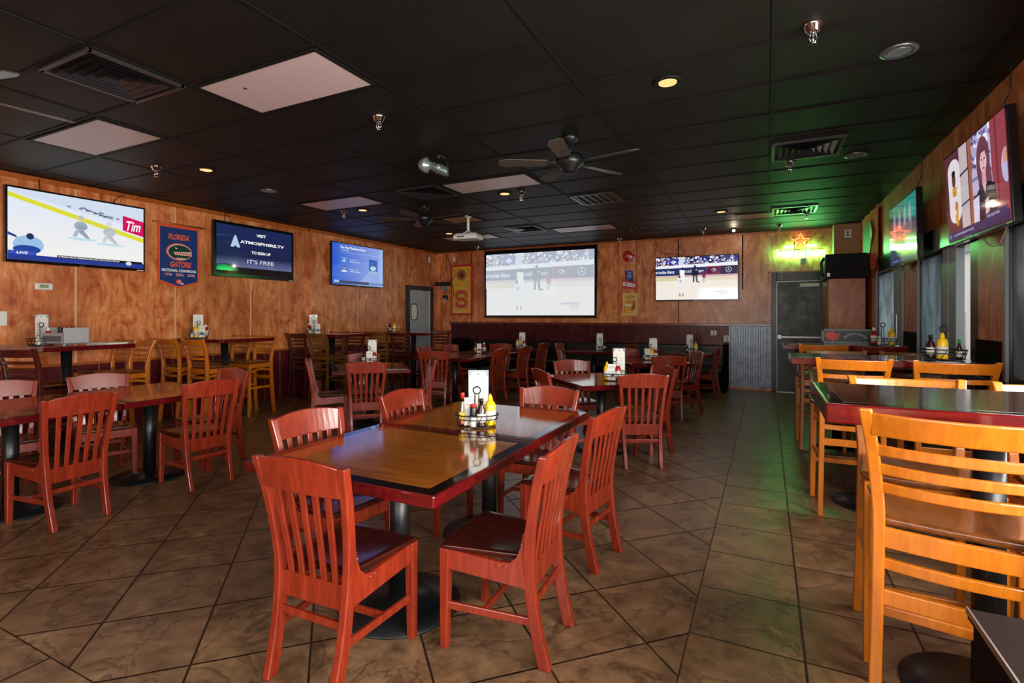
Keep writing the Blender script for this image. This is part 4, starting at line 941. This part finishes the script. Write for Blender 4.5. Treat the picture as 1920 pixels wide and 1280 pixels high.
# orange flag
fl = thing('flag', 'orange cloth flag with a green field hanging near the corner column', 'flag', (1.425, 9.62, 2.62), -PI/2)
n = 14; top = []; P = []
for j in range(2):
    for i in range(n+1):
        u = -0.68+1.36*i/n; yv = 0.012*math.sin(i*1.3)-0.012
        P.append((u, yv, 0.40-(0.0 if j else (0.80-0.10*math.sin(i*0.5)))))
mb = MB(); rings = [[(P[i][0],P[i][1],P[i][2]),(P[i][0],P[i][1]+0.008,P[i][2]),(P[i+n+1][0],P[i+n+1][1]+0.008,P[i+n+1][2]),(P[i+n+1][0],P[i+n+1][1],P[i+n+1][2])] for i in range(n+1)]
mb.loft(rings).build('cloth', flat('orange_cloth', C(222,100,40), 0.85), fl)
s = Pic(); s.poly([(-0.50,-0.36),(-0.46,0.16),(-0.15,0.27),(0.20,0.25),(0.34,0.05),(0.05,-0.30)], C(30,130,66)); s.poly([(0.12,0.22),(0.33,0.06),(0.26,-0.04),(0.10,0.05)], C(214,226,214)); s.build('field', 'print', fl, (0, -0.032, 0))

# framed blackboard on the third bar table
bb = thing('framed_blackboard', 'small blackboard in a pale grey frame standing on the third window bar table', 'blackboard', (0.815, 7.02, 1.12))
fr = MB()
for a, b in (((-0.245,0,0.155),(0.245,0,0.155)), ((-0.245,0,0.012),(0.245,0,0.012))): fr.bar(a, b, 0.025, 0.024, (0,1,0))
for x in (-0.235, 0.235): fr.bar((x,0,0.0), (x,0,0.167), 0.025, 0.024, (0,1,0))
fr.build('frame', flat('grey_wood_frame', C(120,124,126), 0.5), bb, 0.003)
bbd = MB().b2(-0.24,0.24,-0.004,0.006,0.005,0.165).build('board', flat('slate_board', C(52,58,62), 0.5), bb)
s = Pic(); rnd = random.Random(2)
for i in range(9): a = i*0.7; s.ell(-0.15+0.04*math.cos(a), 0.085+0.028*math.sin(a), 0.012+0.03*rnd.random(), 0.010+0.008*rnd.random(), C(226,70,64), 12, a)
s.poly([(-0.15,0.09),(-0.07,0.12),(-0.065,0.11),(-0.14,0.075)], C(226,70,64))
for k in range(9):
    a = PI*(0.85-0.7*k/8); s.rect(0.08+0.11*math.cos(a)-0.010, 0.02+0.08*math.sin(a), 0.08+0.11*math.cos(a)+0.008, 0.045+0.08*math.sin(a), C(150,156,160))
s.build('drawing', 'print', bbd, (0, -0.0055, 0))

# devices on the small corner shelf
sh = thing('wall_shelf', 'small black corner shelf high beside the kitchen door', 'shelf', (-7.28, 10.98, 2.20))
MB().b2(-0.24,0.22,-0.10,0.12,-0.01,0.012).build('board', 'blackp', sh, 0.003)
MB().b2(-0.03,0.03,0.0,0.12,-0.12,-0.01).build('bracket', 'silver', sh)
o = MB().b2(-7.48,-7.13,10.90,11.08,2.215,2.285).build('receiver', 'blackp', None, 0.008); tag(o, 'black receiver box lying on the small corner shelf', 'receiver')
cb = MB()
for k, P in enumerate(([(-7.30,11.03,2.28),(-7.42,11.05,2.42),(-7.25,11.07,2.6),(-7.28,11.08,3.0)], [(-7.15,11.0,2.27),(-7.02,11.03,2.15),(-7.02,11.05,1.95),(-7.05,11.06,1.9)], [(-7.2,11.0,2.28),(-7.0,11.03,2.38),(-6.98,11.05,2.55),(-7.15,11.07,2.75),(-7.22,11.08,3.0)])):
    cb.tube(smooth_path(P, 6), 0.006, 6)
tag(cb.build('cable_bundle', 'blackp'), 'tangled black cables around the corner shelf receiver', 'cables')
o = MB().b2(-7.33,-7.21,11.02,11.10,1.84,1.96).build('power_adapter', 'blackp', None, 0.008); tag(o, 'black power adapter hanging below the corner shelf', 'adapter')
bx(-7.32,-7.22,11.015,11.02,1.845,1.87).build('label', 'white', o)
MB().tube(smooth_path([(-7.27,11.06,1.96),(-7.24,11.05,2.08),(-7.3,11.05,2.19)], 5), 0.005, 6).build('cord', 'blackp', o)
# small wall fittings
th = thing('thermostat', 'white thermostat with a green display below the hockey screen', 'thermostat', (XL, 3.01, 1.78), PI/2)
thh = MB().b2(-0.085,0.085,-0.03,0,-0.04,0.04).build('housing', 'white', th, 0.012)
MB().b2(-0.045,0.04,-0.032,-0.028,-0.018,0.022).build('display', flat('green_lcd', C(140,160,130), 0.3), thh)
def plate(x, y, z, rz, label, w=0.075, h=0.12, holes=True):
    t = thing('wall_plate', label, 'wall plate', (x, y, z), rz)
    cv = MB().b2(-w/2,w/2,-0.008,0,-h/2,h/2).build('cover', 'white', t, 0.003)
    if holes:
        for dz in (-0.025, 0.025): MB().b2(-0.016,0.016,-0.0095,-0.006,dz-0.014,dz+0.014).build('socket', 'blackp', cv)
    return t
plate(XL, 2.63, 1.406, PI/2, 'blank white wall plate at the frame edge, left of the table menu'.replace('left of', 'before'), 0.11, 0.16, False)
plate(-7.55, 10.76, 2.84, PI/2, 'small white sensor box high on the wall above the kitchen door', 0.08, 0.13, False)
plate(-0.94, 11.085, 1.10, 0, 'white outlet plate on the burgundy ribbed wainscot', 0.11, 0.10)
plate(-0.70, 11.085, 0.99, 0, 'white outlet plate at the edge of the bare steel sheet', 0.12, 0.12)
plate(1.265, 10.78, 2.87, 0, 'white outlet plate high on the tan corner column', 0.10, 0.14)
plate(-7.02, 11.09, 2.86, 0, 'white cable plate high above the red and yellow board', 0.07, 0.12, False)

# ================================================================== CEILING FITTINGS
def panel(x, y, w, d, label, mat='diffuser'):
    t = thing('ceiling_light', label, 'ceiling light', (x, y, H)); e = 0.022
    f = MB(); f.b2(-w/2-e,w/2+e,-d/2-e,-d/2,-0.012,0); f.b2(-w/2-e,w/2+e,d/2,d/2+e,-0.012,0); f.b2(-w/2-e,-w/2,-d/2,d/2,-0.012,0); f.b2(w/2,w/2+e,-d/2,d/2,-0.012,0)
    f.build('frame', 'tbar', t); MB().b2(-w/2,w/2,-d/2,d/2,-0.007,0).build('diffuser', mat, t)
px = lambda i: -3.0118+1.2192*i
py = lambda j: 2.553+0.6096*j
panel(px(0), py(0), 1.12, 0.51, 'unlit milky light panel with a dark speck, largest in the ceiling')
panel(px(-2), py(0), 1.12, 0.51, 'unlit pale violet light panel beside the big square ceiling vent')
panel(px(0), py(5), 1.12, 0.51, 'unlit beige light panel beside the silver hanging spotlight')
panel(px(-2), py(5), 1.12, 0.51, 'unlit pinkish light panel above the blue show screen')
panel(px(0), py(11)-0.05, 1.12, 0.51, 'unlit white light panel close to the top of the projection screen')
panel(px(-2), py(11)-0.03, 1.12, 0.51, 'unlit white light panel behind the white projector')
panel(-4.55, 7.43, 0.56, 0.46, 'small square beige panel from which the white projector hangs', 'diffuser_tan')
panel(-0.16, 9.30, 0.54, 0.48, 'small tan light panel near the green neon glow', 'diffuser_tan')
o = MB().sphere((px(0)-0.28, py(0)-0.1, H-0.009), 0.012, 8, 5, (1,1,0.4)).build('speck', 'blackp'); tag(o, 'tiny dark speck inside the largest milky ceiling panel', 'speck')
def vent(x, y, label, kind=0):
    t = thing('ceiling_vent', label, 'ceiling vent', (x, y, H)); a = 0.285
    f = MB()
    for s_ in (-1,1): f.b2(-a-0.015,a+0.015,s_*a-0.015,s_*a+0.015,-0.02,0); f.b2(s_*a-0.015,s_*a+0.015,-a,a,-0.02,0)
    f.build('frame', 'vent', t)
    MB().b2(-a,a,-a,a,-0.004,0).build('backing', flat('vent_black', C(14,13,12), 0.6) if 'vent_black' not in bpy.data.materials else bpy.data.materials['vent_black'], t)
    if kind == 0:
        for k, r in enumerate((0.235, 0.18, 0.125, 0.07)):
            q = MB(); z0, z1 = -0.022, -0.004; w = 0.035
            ro, ri = r, r-w
            q.add([(sx*ro,sy*ro,z0-0.004) for sx,sy in ((-1,-1),(1,-1),(1,1),(-1,1))]+[(sx*ri,sy*ri,z1) for sx,sy in ((-1,-1),(1,-1),(1,1),(-1,1))]+[(sx*(ro-0.004),sy*(ro-0.004),z0-0.001) for sx,sy in ((-1,-1),(1,-1),(1,1),(-1,1))]+[(sx*(ri-0.004),sy*(ri-0.004),z1+0.002) for sx,sy in ((-1,-1),(1,-1),(1,1),(-1,1))],
                  [(i,(i+1)%4,4+(i+1)%4,4+i) for i in range(4)]+[(8+i,12+i,12+(i+1)%4,8+(i+1)%4) for i in range(4)]+[(i,8+i,8+(i+1)%4,(i+1)%4) for i in range(4)]+[(4+i,4+(i+1)%4,12+(i+1)%4,12+i) for i in range(4)])
            q.build('louver', 'vent', t)
    else:
        for k in range(6): MB().bar((-a+0.095*(k+0.5),-a,-0.012), (-a+0.095*(k+0.5),a,-0.012), 0.012, 0.018).build('louver', 'steel' if kind == 2 else 'tbar', t)
vent(-3.94, 1.95, 'big square black ceiling vent beside the milky light panels')
vent(0.34, 5.78, 'square ceiling vent with green glints on its inner rings')
vent(0.37, 9.00, 'square ceiling vent lit green above the neon sign')
vent(-3.97, 8.72, 'square ceiling vent between the white projector and the projection screen')
vent(-3.95, 5.60, 'dark square ceiling vent between the two ceiling fans')
vent(-2.07, 6.92, 'slatted ceiling vent with pale edges behind the ceiling fan', 2)
vent(-1.97, 9.85, 'slatted ceiling vent close above the baseball television', 1)
def downlight(x, y, label, lit=True):
    t = thing('downlight', label, 'downlight', (x, y, H))
    MB().lathe([(0.062,-0.004),(0.068,-0.012),(0.098,-0.010),(0.102,0.0)], 24).build('trim_ring', 'tbar' if lit else 'steel', t)
    MB().lathe([(0.0605,-0.0125),(0.0605,-0.002)], 20).build('lens', 'lens' if lit else 'silver', t)
    if lit:
        l = bpy.data.lights.new('downlight_lamp', 'SPOT'); l.energy = 16; l.color = (1.0, 0.62, 0.32); l.spot_size = 1.9; l.spot_blend = 0.8; l.shadow_soft_size = 0.05
        o = bpy.data.objects.new('downlight_lamp', l); COL.objects.link(o); o.parent = t; o.location = (0,0,-0.03)
downlight(-0.61, 3.70, 'lit orange downlight, largest one, above the aisle')
downlight(-5.52, 3.63, 'lit orange downlight above the pennant table')
downlight(-5.49, 6.08, 'lit orange downlight beside the pinkish light panel')
downlight(-3.08, 6.10, 'lit orange downlight beside the beige light panel')
downlight(-5.54, 8.56, 'lit orange downlight behind the far ceiling fan')
downlight(-0.63, 8.66, 'lit orange downlight beside the small tan light panel')
downlight(-5.73, 4.61, 'unlit metal downlight above the sign-up text television', False)
downlight(0.80, 6.23, 'unlit metal downlight beside the green-glinting square vent', False)
downlight(0.72, 3.90, 'unlit metal downlight, biggest one, near the window wall', False)
SPR = thing('sprinkler', 'x', 'sprinkler', (0,0,0))
MB().lathe([(0.050,0),(0.052,-0.006),(0.044,-0.012),(0.036,-0.038),(0.026,-0.044),(0.014,-0.05)], 16).build('cup', 'chrome', SPR)
fr = MB(); fr.tube([(0.012,0,-0.05),(0.022,0,-0.075),(0.006,0,-0.105)], 0.004, 6); fr.tube([(-0.012,0,-0.05),(-0.022,0,-0.075),(-0.006,0,-0.105)], 0.004, 6); fr.lathe([(0.007,-0.05),(0.005,-0.10)], 8); fr.build('frame', 'chrome', SPR)
MB().lathe([(0.022,-0.112),(0.022,-0.108)], 14).build('deflector', 'chrome', SPR)
for x, y, l in ((0.23,3.34,'chrome sprinkler head, largest one, above the honey bar stools'), (-2.81,3.30,'chrome sprinkler head behind the largest milky light panel'), (-5.90,3.32,'chrome sprinkler head above the blue pennant'),
    (0.22,6.20,'chrome sprinkler head beside the green-glinting square vent'), (-2.85,6.12,'chrome sprinkler head beside the lit downlight behind the beige panel'), (-5.80,6.01,'chrome sprinkler head above the blue show screen'),
    (0.20,10.34,'chrome sprinkler head just above the neon star'), (-2.73,10.70,'chrome sprinkler head above the helmet plaque'), (-6.02,10.5,'chrome sprinkler head above the projection screen corner by the kitchen door'), (0.55,9.25,'chrome sprinkler head in the green glow beside the lit vent'), (-1.05,10.2,'chrome sprinkler head above the baseball television')):
    place(SPR, (x,y,H), 0.4, l, 'chrome ceiling sprinklers')
sp = thing('spotlight', 'small bare bright spotlight on the ceiling before the exit door', 'spotlight', (-0.54, 10.39, H))
MB().lathe([(0.04,0),(0.04,-0.02),(0.02,-0.03)], 14).build('base', 'tbar', sp); MB().sphere((0,0,-0.05), 0.025, 10, 6).build('bulb', 'bulb', sp)
plight('spotlight_lamp', sp, (0,0,-0.10), 3.0, (1.0,0.8,0.55), 0.03)
def fan(x, y, label, ang, drop, r, blades):
    t = thing('ceiling_fan', label, 'ceiling fan', (x, y, H))
    MB().lathe([(0.075,0),(0.072,-0.03),(0.03,-0.075),(0.016,-0.08)], 20).build('canopy', 'iron', t)
    MB().cyl((0,0,-drop+0.05), 0.012, drop-0.1, 10).build('rod', 'iron', t)
    MB().lathe([(0.03,-drop+0.09),(0.10,-drop+0.07),(0.125,-drop+0.03),(0.12,-drop-0.02),(0.07,-drop-0.05),(0.065,-drop-0.085),(0.03,-drop-0.10)], 24).build('motor', 'iron', t)
    for k in range(5):
        a = ang+2*PI*k/5; bl = MB(); n = 8; rings = []
        for i in range(n+1):
            u = i/n; rr = 0.21+(r-0.21)*u; w = (0.050+0.020*u)*(1 if i < n else 0.55); tl = 0.22
            rings.append([(rr, -w*math.cos(tl), -w*math.sin(tl)-drop-0.004), (rr, w*math.cos(tl), w*math.sin(tl)-drop-0.004), (rr, w*math.cos(tl), w*math.sin(tl)-drop+0.004), (rr, -w*math.cos(tl), -w*math.sin(tl)-drop+0.004)])
        bl.loft(rings)
        ar = MB().bar((0.09,0,-drop+0.0), (0.26,0,-drop+0.006), 0.035, 0.008, (0,0,1))
        R = Matrix.Rotation(a, 3, 'Z'); bl.xf(lambda v: R @ v); ar.xf(lambda v: R @ v)
        bo = bl.build('blade', blades, t, 0.003); ar.build('blade_arm', 'iron', bo)
M['blade'] = wood('dark_fan_blade', C(58,50,44), C(84,72,62), 0.35, 0.3, (8,8,8))
fan(-1.58, 4.43, 'ceiling fan with pale-lit blades beside the silver spotlight', math.radians(206), 0.24, 0.64, 'blade')
fan(-4.50, 6.28, 'ceiling fan before the pinkish light panel', math.radians(207), 0.20, 0.66, 'blade')
fan(-4.42, 1.22, 'ceiling fan cut off by the frame edge, only two blades showing', math.radians(11), 0.26, 0.68, 'blade')
# silver spotlight hanging from the ceiling
sl = thing('hanging_spotlight', 'silver spotlight with a round head hanging from the ceiling', 'spotlight', (-2.95, 4.28, H), 0.4653)
MB().cyl((0.05,0,-0.06), 0.014, 0.06, 8).build('stem', 'iron', sl)
hd = MB().lathe([(0.025,0.0),(0.05,0.02),(0.075,0.075),(0.072,0.09),(0.045,0.10),(0.035,0.13)], 22)
R = Matrix.Rotation(math.radians(100),3,'Y') @ Matrix.Rotation(0,3,'X')
R2 = Matrix.Rotation(math.radians(-20),3,'Z')
hd.xf(lambda v: R2 @ (R @ v)+Vector((-0.145,0,-0.115))); hd.build('head', 'silver', sl)
bd = MB().loft([[(x, y*k, z*k-0.14-0.35*x) for y, z in [(0.05*math.cos(t), 0.05*math.sin(t)) for t in [2*PI*i/14 for i in range(14)]]] for x, k in ((-0.03,0.8),(0.0,1.0),(0.06,1.12),(0.12,1.0),(0.145,0.7))], False, True, True); bd.build('body', flat('grey_green_metal', C(98,112,110), 0.35, metal=0.5), sl)
MB().lathe([(0.026,0),(0.026,0.006),(0.018,0.008)], 16).xf(lambda v: Vector((v.x+0.05, -0.055-v.z, v.y-0.15))).build('badge', 'chrome', sl)
MB().tube(smooth_path([(0.03,0,-0.01),(0.11,0.01,-0.05),(0.14,0.0,-0.12),(0.12,0,-0.17)], 4), 0.009, 6).build('bracket', 'iron', sl)
# white projector
pj = thing('projector', 'white projector hanging from a ceiling pole before the projection screen', 'projector', (-4.32, 7.24, H), 0.10)
MB().lathe([(0.07,-0.006),(0.07,-0.0),(0.05,-0.02),(0.022,-0.03)], 16).build('ceiling_plate', 'white', pj)
MB().lathe([(0.022,-0.25),(0.022,0.0)], 12).build('pole', 'white', pj)
MB().loft([[(-0.20,-0.14,-0.385),(0.20,-0.14,-0.385),(0.20,0.14,-0.385),(-0.20,0.14,-0.385)],[(-0.21,-0.15,-0.33),(0.21,-0.15,-0.33),(0.21,0.15,-0.33),(-0.21,0.15,-0.33)],[(-0.17,-0.11,-0.285),(0.17,-0.11,-0.285),(0.17,0.11,-0.285),(-0.17,0.11,-0.285)]]).build('housing', 'white', pj, 0.015)
for k in range(4): a = PI/4+PI/2*k; MB().bar((0,0,-0.235), (0.11*math.cos(a),0.08*math.sin(a),-0.287), 0.014, 0.008).build('mount_arm', 'white', pj)
MB().b2(-0.13,0.0,-0.152,-0.14,-0.36,-0.335).build('port_panel', 'grill', pj)
MB().lathe([(0.04,0),(0.045,0.02)], 16).xf(lambda v: Vector((v.x+0.1, 0.145+v.z, v.y-0.335))).build('lens', 'blackp', pj)

# ================================================================== TABLE CONDIMENTS
def item_menu():
    t = thing('menu_stand', 'x', 'menu stand')
    ho = MB().b2(-0.064,0.064,-0.004,0.004,0.0,0.334).build('holder', 'acryl', t, 0.002); MB().b2(-0.064,0.064,-0.03,0.03,0.0,0.006).build('foot', 'acryl', t)
    s = Pic(); s.poly([(-0.058,0.006),(0.058,0.006),(0.058,0.285),(0.036,0.325),(-0.036,0.325),(-0.058,0.285)], C(232,230,222))
    s.ell(0,0.308,0.009,0.005,C(110,110,110),12)
    for k in range(14):
        z = 0.27-0.017*k; w = 0.03+0.018*((k*7) % 5)/5; s.rect(-0.046,z,-0.046+w,z+0.004,C(150,160,170)); s.rect(0.012,z,0.02+w*0.5,z+0.003,C(170,176,182))
    s.build('card', 'print', ho, (0,-0.0045,0)); return t
def item_flyer():
    t = thing('table_card', 'x', 'table card')
    MB().prism([(-0.03,0),(0.03,0),(0.003,0.165),(-0.003,0.165)], -0.042, 0.042, 'x').build('card', 'label_w', t)
    s = Pic(); s.rect(-0.03,0.125,0.024,0.148,C(120,110,116)); s.rect(-0.027,0.128,0.021,0.145,C(222,216,216)); s.rect(-0.036,0.03,0.03,0.10,C(196,204,214)); s.ell(0.005,0.055,0.018,0.015,C(60,40,36),12)
    o = s.build('print', 'print', t, (0,-0.031,0)); o.rotation_euler = (-0.163, 0, 0); return t
def bottle(name, cat, prof, mat, cap, capm, lab=None, labm='label_w', neck=None):
    t = thing(name, 'x', cat); MB().lathe(prof, 16).build('body', mat, t); MB().lathe(cap, 14).build('cap', capm, t)
    if lab: MB().lathe(lab, 16).build('label', labm, t)
    if neck: MB().lathe(neck, 14).build('sauce', 'hot_b', t)
    return t
M['hot_label'] = NT('hot_sauce_label').p(col=C(240,200,70), rough=0.5)
IT = {}
IT['hot'] = bottle('hot_sauce_bottle', 'sauce bottle', [(0.021,0),(0.022,0.01),(0.022,0.085),(0.011,0.135),(0.010,0.165)], 'bottle', [(0.012,0.163),(0.0125,0.195),(0.010,0.198)], 'red_cap', [(0.0226,0.03),(0.0226,0.08)], 'hot_label', [(0.019,0.004),(0.019,0.03)])
IT['ketchup'] = bottle('ketchup_bottle', 'ketchup bottle', [(0.030,0),(0.032,0.01),(0.032,0.10),(0.026,0.13),(0.016,0.15)], 'red_b', [(0.017,0.148),(0.017,0.175),(0.006,0.185)], 'white', [(0.0326,0.03),(0.0326,0.095)], 'label_w')
IT['mustard'] = bottle('mustard_bottle', 'mustard bottle', [(0.030,0),(0.034,0.01),(0.034,0.12),(0.026,0.14),(0.015,0.15)], 'yellow_b', [(0.016,0.148),(0.015,0.165),(0.004,0.19)], 'yellow_b', [(0.0346,0.03),(0.0346,0.09)], 'label_w')
IT['steak'] = bottle('steak_sauce_bottle', 'sauce bottle', [(0.026,0),(0.027,0.01),(0.027,0.10),(0.012,0.13),(0.011,0.15)], 'dark_b', [(0.013,0.148),(0.013,0.17)], 'blackp', [(0.0276,0.03),(0.0276,0.08)], 'label_w')
IT['green'] = bottle('pepper_sauce_bottle', 'sauce bottle', [(0.017,0),(0.018,0.008),(0.018,0.075),(0.009,0.10),(0.008,0.115)], 'dark_b', [(0.009,0.112),(0.009,0.14)], 'green_b', [(0.0186,0.02),(0.0186,0.06)], 'label_w')
IT['pepper'] = bottle('pepper_shaker', 'shaker', [(0.019,0.06),(0.021,0.07),(0.021,0.118),(0.018,0.122)], 'blackp', [(0.020,0.12),(0.020,0.134),(0.012,0.138)], 'red_cap', [(0.020,0),(0.020,0.06)], 'label_w')
IT['salt'] = bottle('salt_shaker', 'shaker', [(0.019,0),(0.020,0.008),(0.020,0.07),(0.016,0.08)], 'label_w', [(0.017,0.078),(0.015,0.10),(0.006,0.105)], 'chrome')
IT['menu'] = item_menu(); IT['flyer'] = item_flyer()
CAD = thing('condiment_rack', 'x', 'condiment rack'); bk = MB()
def ring(z, a, b): return [(a*math.cos(2*PI*i/20)*(1.0), b*math.sin(2*PI*i/20), z) for i in range(20)]
bk.tube(ring(0.008,0.115,0.078), 0.0035, 5, True); bk.tube(ring(0.05,0.128,0.088), 0.003, 5, True); bk.tube(ring(0.075,0.132,0.092), 0.004, 5, True)
for i in range(12): a = 2*PI*i/12; bk.tube([(0.115*math.cos(a),0.078*math.sin(a),0.008),(0.132*math.cos(a+0.3),0.092*math.sin(a+0.3),0.075)], 0.0025, 4)
for k in (-0.06,0,0.06): bk.tube([(k,-0.07,0.006),(k,0.07,0.006)], 0.003, 4)
bk.build('basket', 'iron', CAD)
hd = MB(); hd.tube([(-0.012,0,0.006),(-0.012,0,0.20)], 0.0035, 5); hd.tube([(0.012,0,0.006),(0.012,0,0.20)], 0.0035, 5); hd.tube([(0.022*math.cos(2*PI*i/16),0,0.22+0.022*math.sin(2*PI*i/16)) for i in range(16)], 0.0045, 6, True); hd.build('handle', 'iron', CAD)
NM = dict(hot='hot sauce bottle with red cap', ketchup='red ketchup bottle', mustard='yellow mustard bottle', steak='dark steak sauce bottle', green='green-capped pepper sauce', pepper='red-capped pepper shaker', salt='white salt shaker', menu='tall white menu card stand', flyer='folded white table card')
GRP = dict(hot='sauce bottles on the tables', steak='sauce bottles on the tables', green='sauce bottles on the tables', ketchup='ketchup bottles on the tables', mustard='mustard bottles on the tables', pepper='shakers on the tables', salt='shakers on the tables', menu='menu stands on the tables', flyer='cards on the tables')
def caddy(x, y, z, rz, desc, items, mrot=0.0):
    place(CAD, (x, y, z), rz, 'black wire condiment rack on %s' % desc, 'condiment racks on the tables')
    c, s_ = math.cos(rz), math.sin(rz)
    for k, dx, dy in items:
        rot = rz+(mrot if k == 'menu' else 0.0)
        place(IT[k], (x+dx*c-dy*s_, y+dx*s_+dy*c, z+(0.0085 if abs(dx) < 0.11 and abs(dy) < 0.075 else 0.0)), rot, '%s in the rack on %s' % (NM[k], desc), GRP[k])
V = 0.4653
caddy(-1.585, 2.76, 0.76, V, 'the front double table', [('hot',-0.088,0.0),('flyer',-0.035,0.012),('pepper',-0.018,-0.055),('steak',0.03,-0.055),('mustard',0.082,0.0),('menu',0.005,0.093)])
caddy(-5.05, 5.72, 0.76, V+0.3, 'the small turned table', [('flyer',0.005,-0.04),('ketchup',0.075,0.0),('steak',-0.075,0.0),('menu',0.05,0.094)])
caddy(-4.66, 8.22, 0.76, V, 'the double table before the screen', [('hot',-0.08,0.0),('flyer',-0.01,-0.01),('ketchup',0.08,0.0)])
caddy(-1.42, 5.36, 0.76, V-0.1, 'the shiny aisle table', [('mustard',-0.08,0.0),('flyer',-0.03,-0.02),('ketchup',0.03,-0.03),('salt',0.085,0.0),('menu',0.055,0.094)])
caddy(-1.60, 8.12, 0.76, V, 'the second turned aisle table', [('green',-0.09,0.0),('flyer',-0.045,0.0),('mustard',0.025,0.0),('ketchup',0.085,0.0),('menu',0.075,0.097)])
caddy(-4.55, 9.75, 0.76, V, 'the bench table under the projection screen', [('mustard',-0.07,0.0),('ketchup',0.07,0.0),('menu',0.03,0.094)])
caddy(-2.90, 9.90, 0.76, V, 'the bench table near the helmet plaque', [('salt',-0.07,0.0),('steak',0.07,0.0),('menu',0.0,0.094)])
caddy(-1.24, 10.10, 0.76, V, 'the bench table by the steel wainscot', [('green',-0.08,0.0),('mustard',0.08,0.0),('menu',0.0,0.094)])
caddy(-6.90, 2.72, 1.12, V+0.2, 'the grey cutlery caddy bar table', [('ketchup',0.07,-0.01),('salt',0.0,-0.05),('menu',-0.05,0.094)])
caddy(-7.25, 4.66, 1.12, V+0.4, 'the bar table below the pennant', [('pepper',-0.08,-0.02),('mustard',-0.03,-0.04),('flyer',0.04,-0.02),('ketchup',0.09,0.0),('menu',-0.02,0.094)])
caddy(-7.08, 6.62, 1.12, V+0.4, 'the bar table under the blue screen', [('pepper',-0.07,-0.02),('flyer',0.055,-0.02),('ketchup',-0.08,0.03),('menu',-0.01,0.094)])
caddy(-6.45, 8.02, 1.12, V+0.3, 'the last wall bar table', [('steak',-0.08,0.0),('mustard',0.0,-0.02),('hot',0.08,0.0)])
caddy(1.13, 4.72, 1.12, V-0.9, 'the second window bar table', [('steak',-0.07,-0.02),('mustard',0.0,-0.035),('green',0.085,0.0),('menu',0.10,0.097)], 1.75)
caddy(1.10, 6.72, 1.12, V-0.9, 'the third window bar table', [('ketchup',-0.08,0.0),('salt',-0.02,-0.03),('mustard',0.08,0.0),('menu',0.10,0.097)], 1.75)
# grey cutlery caddy and papers
cc = thing('cutlery_caddy', 'grey plastic cutlery caddy on the first bar table by the plywood wall', 'caddy', (-6.72, 2.86, 1.12), 0.15)
cb = MB(); w, d, h = 0.17, 0.125, 0.19
cb.b2(-w,w,-d,d,0.02,0.035)
for x in (-w, w-0.016): cb.b2(x,x+0.016,-d,d,0.02,h)
cb.b2(-w,w,d-0.01,d,0.02,h*0.8); cb.b2(-w,w,-d,-d+0.01,0.02,h*0.72)
for x in (-0.07,0.06): cb.b2(x,x+0.008,-d,d,0.03,h*0.7)
for sx in (-1,1):
    for sy in (-1,1): cb.b2(sx*w-0.02*(sx > 0),sx*w+0.02*(sx < 0),sy*d-0.02*(sy > 0),sy*d+0.02*(sy < 0),0,0.02)
cb.build('body', 'greyplastic', cc, 0.004)
MB().b2(-0.145,0.135,-d-0.003,-d+0.001,0.045,0.105).build('mesh_panel', 'grill', cc)
pp = MB(); pp.prism(rrect(-0.08,0.08,0.045,0.155,0.02), w, w+0.004, 'x'); pp.build('end_panel', 'greyplastic', cc, 0.002)
rnd = random.Random(11)
for k in range(8):
    x, y = -0.13+0.036*k, 0.06*(rnd.random()-0.5); a = (rnd.random()-0.5)*0.5; c, s_ = math.cos(0.15), math.sin(0.15)
    o = MB().bar((0,0,0), (0.10*a,0.04*(rnd.random()-0.5),0.155+0.02*rnd.random()), 0.012, 0.005, (0,1,0), 0.016, 0.008).build('table_knife', 'blackp')
    o.location = (-6.72+x*c-y*s_, 2.86+x*s_+y*c, 1.155); tag(o, 'black cutlery handle sticking out of the grey plastic caddy', 'cutlery', 'cutlery in the grey caddy')
pm = thing('paper_menus', 'stack of white paper menus on the first bar table by the plywood wall', 'menus', (-6.70, 3.24, 1.12), 0.2)
for k in range(4): MB().b2(-0.16+0.005*k,0.16+0.004*k,-0.11,0.11+0.003*k,0.004*k,0.004*k+0.0035).build('sheet', 'label_w', pm)
for P_ in list(IT.values())+[CAD, SPR, CH, HON, RED, DRK, BRN]:
    if P_['label'] == 'x': print('UNPLACED', P_.name)
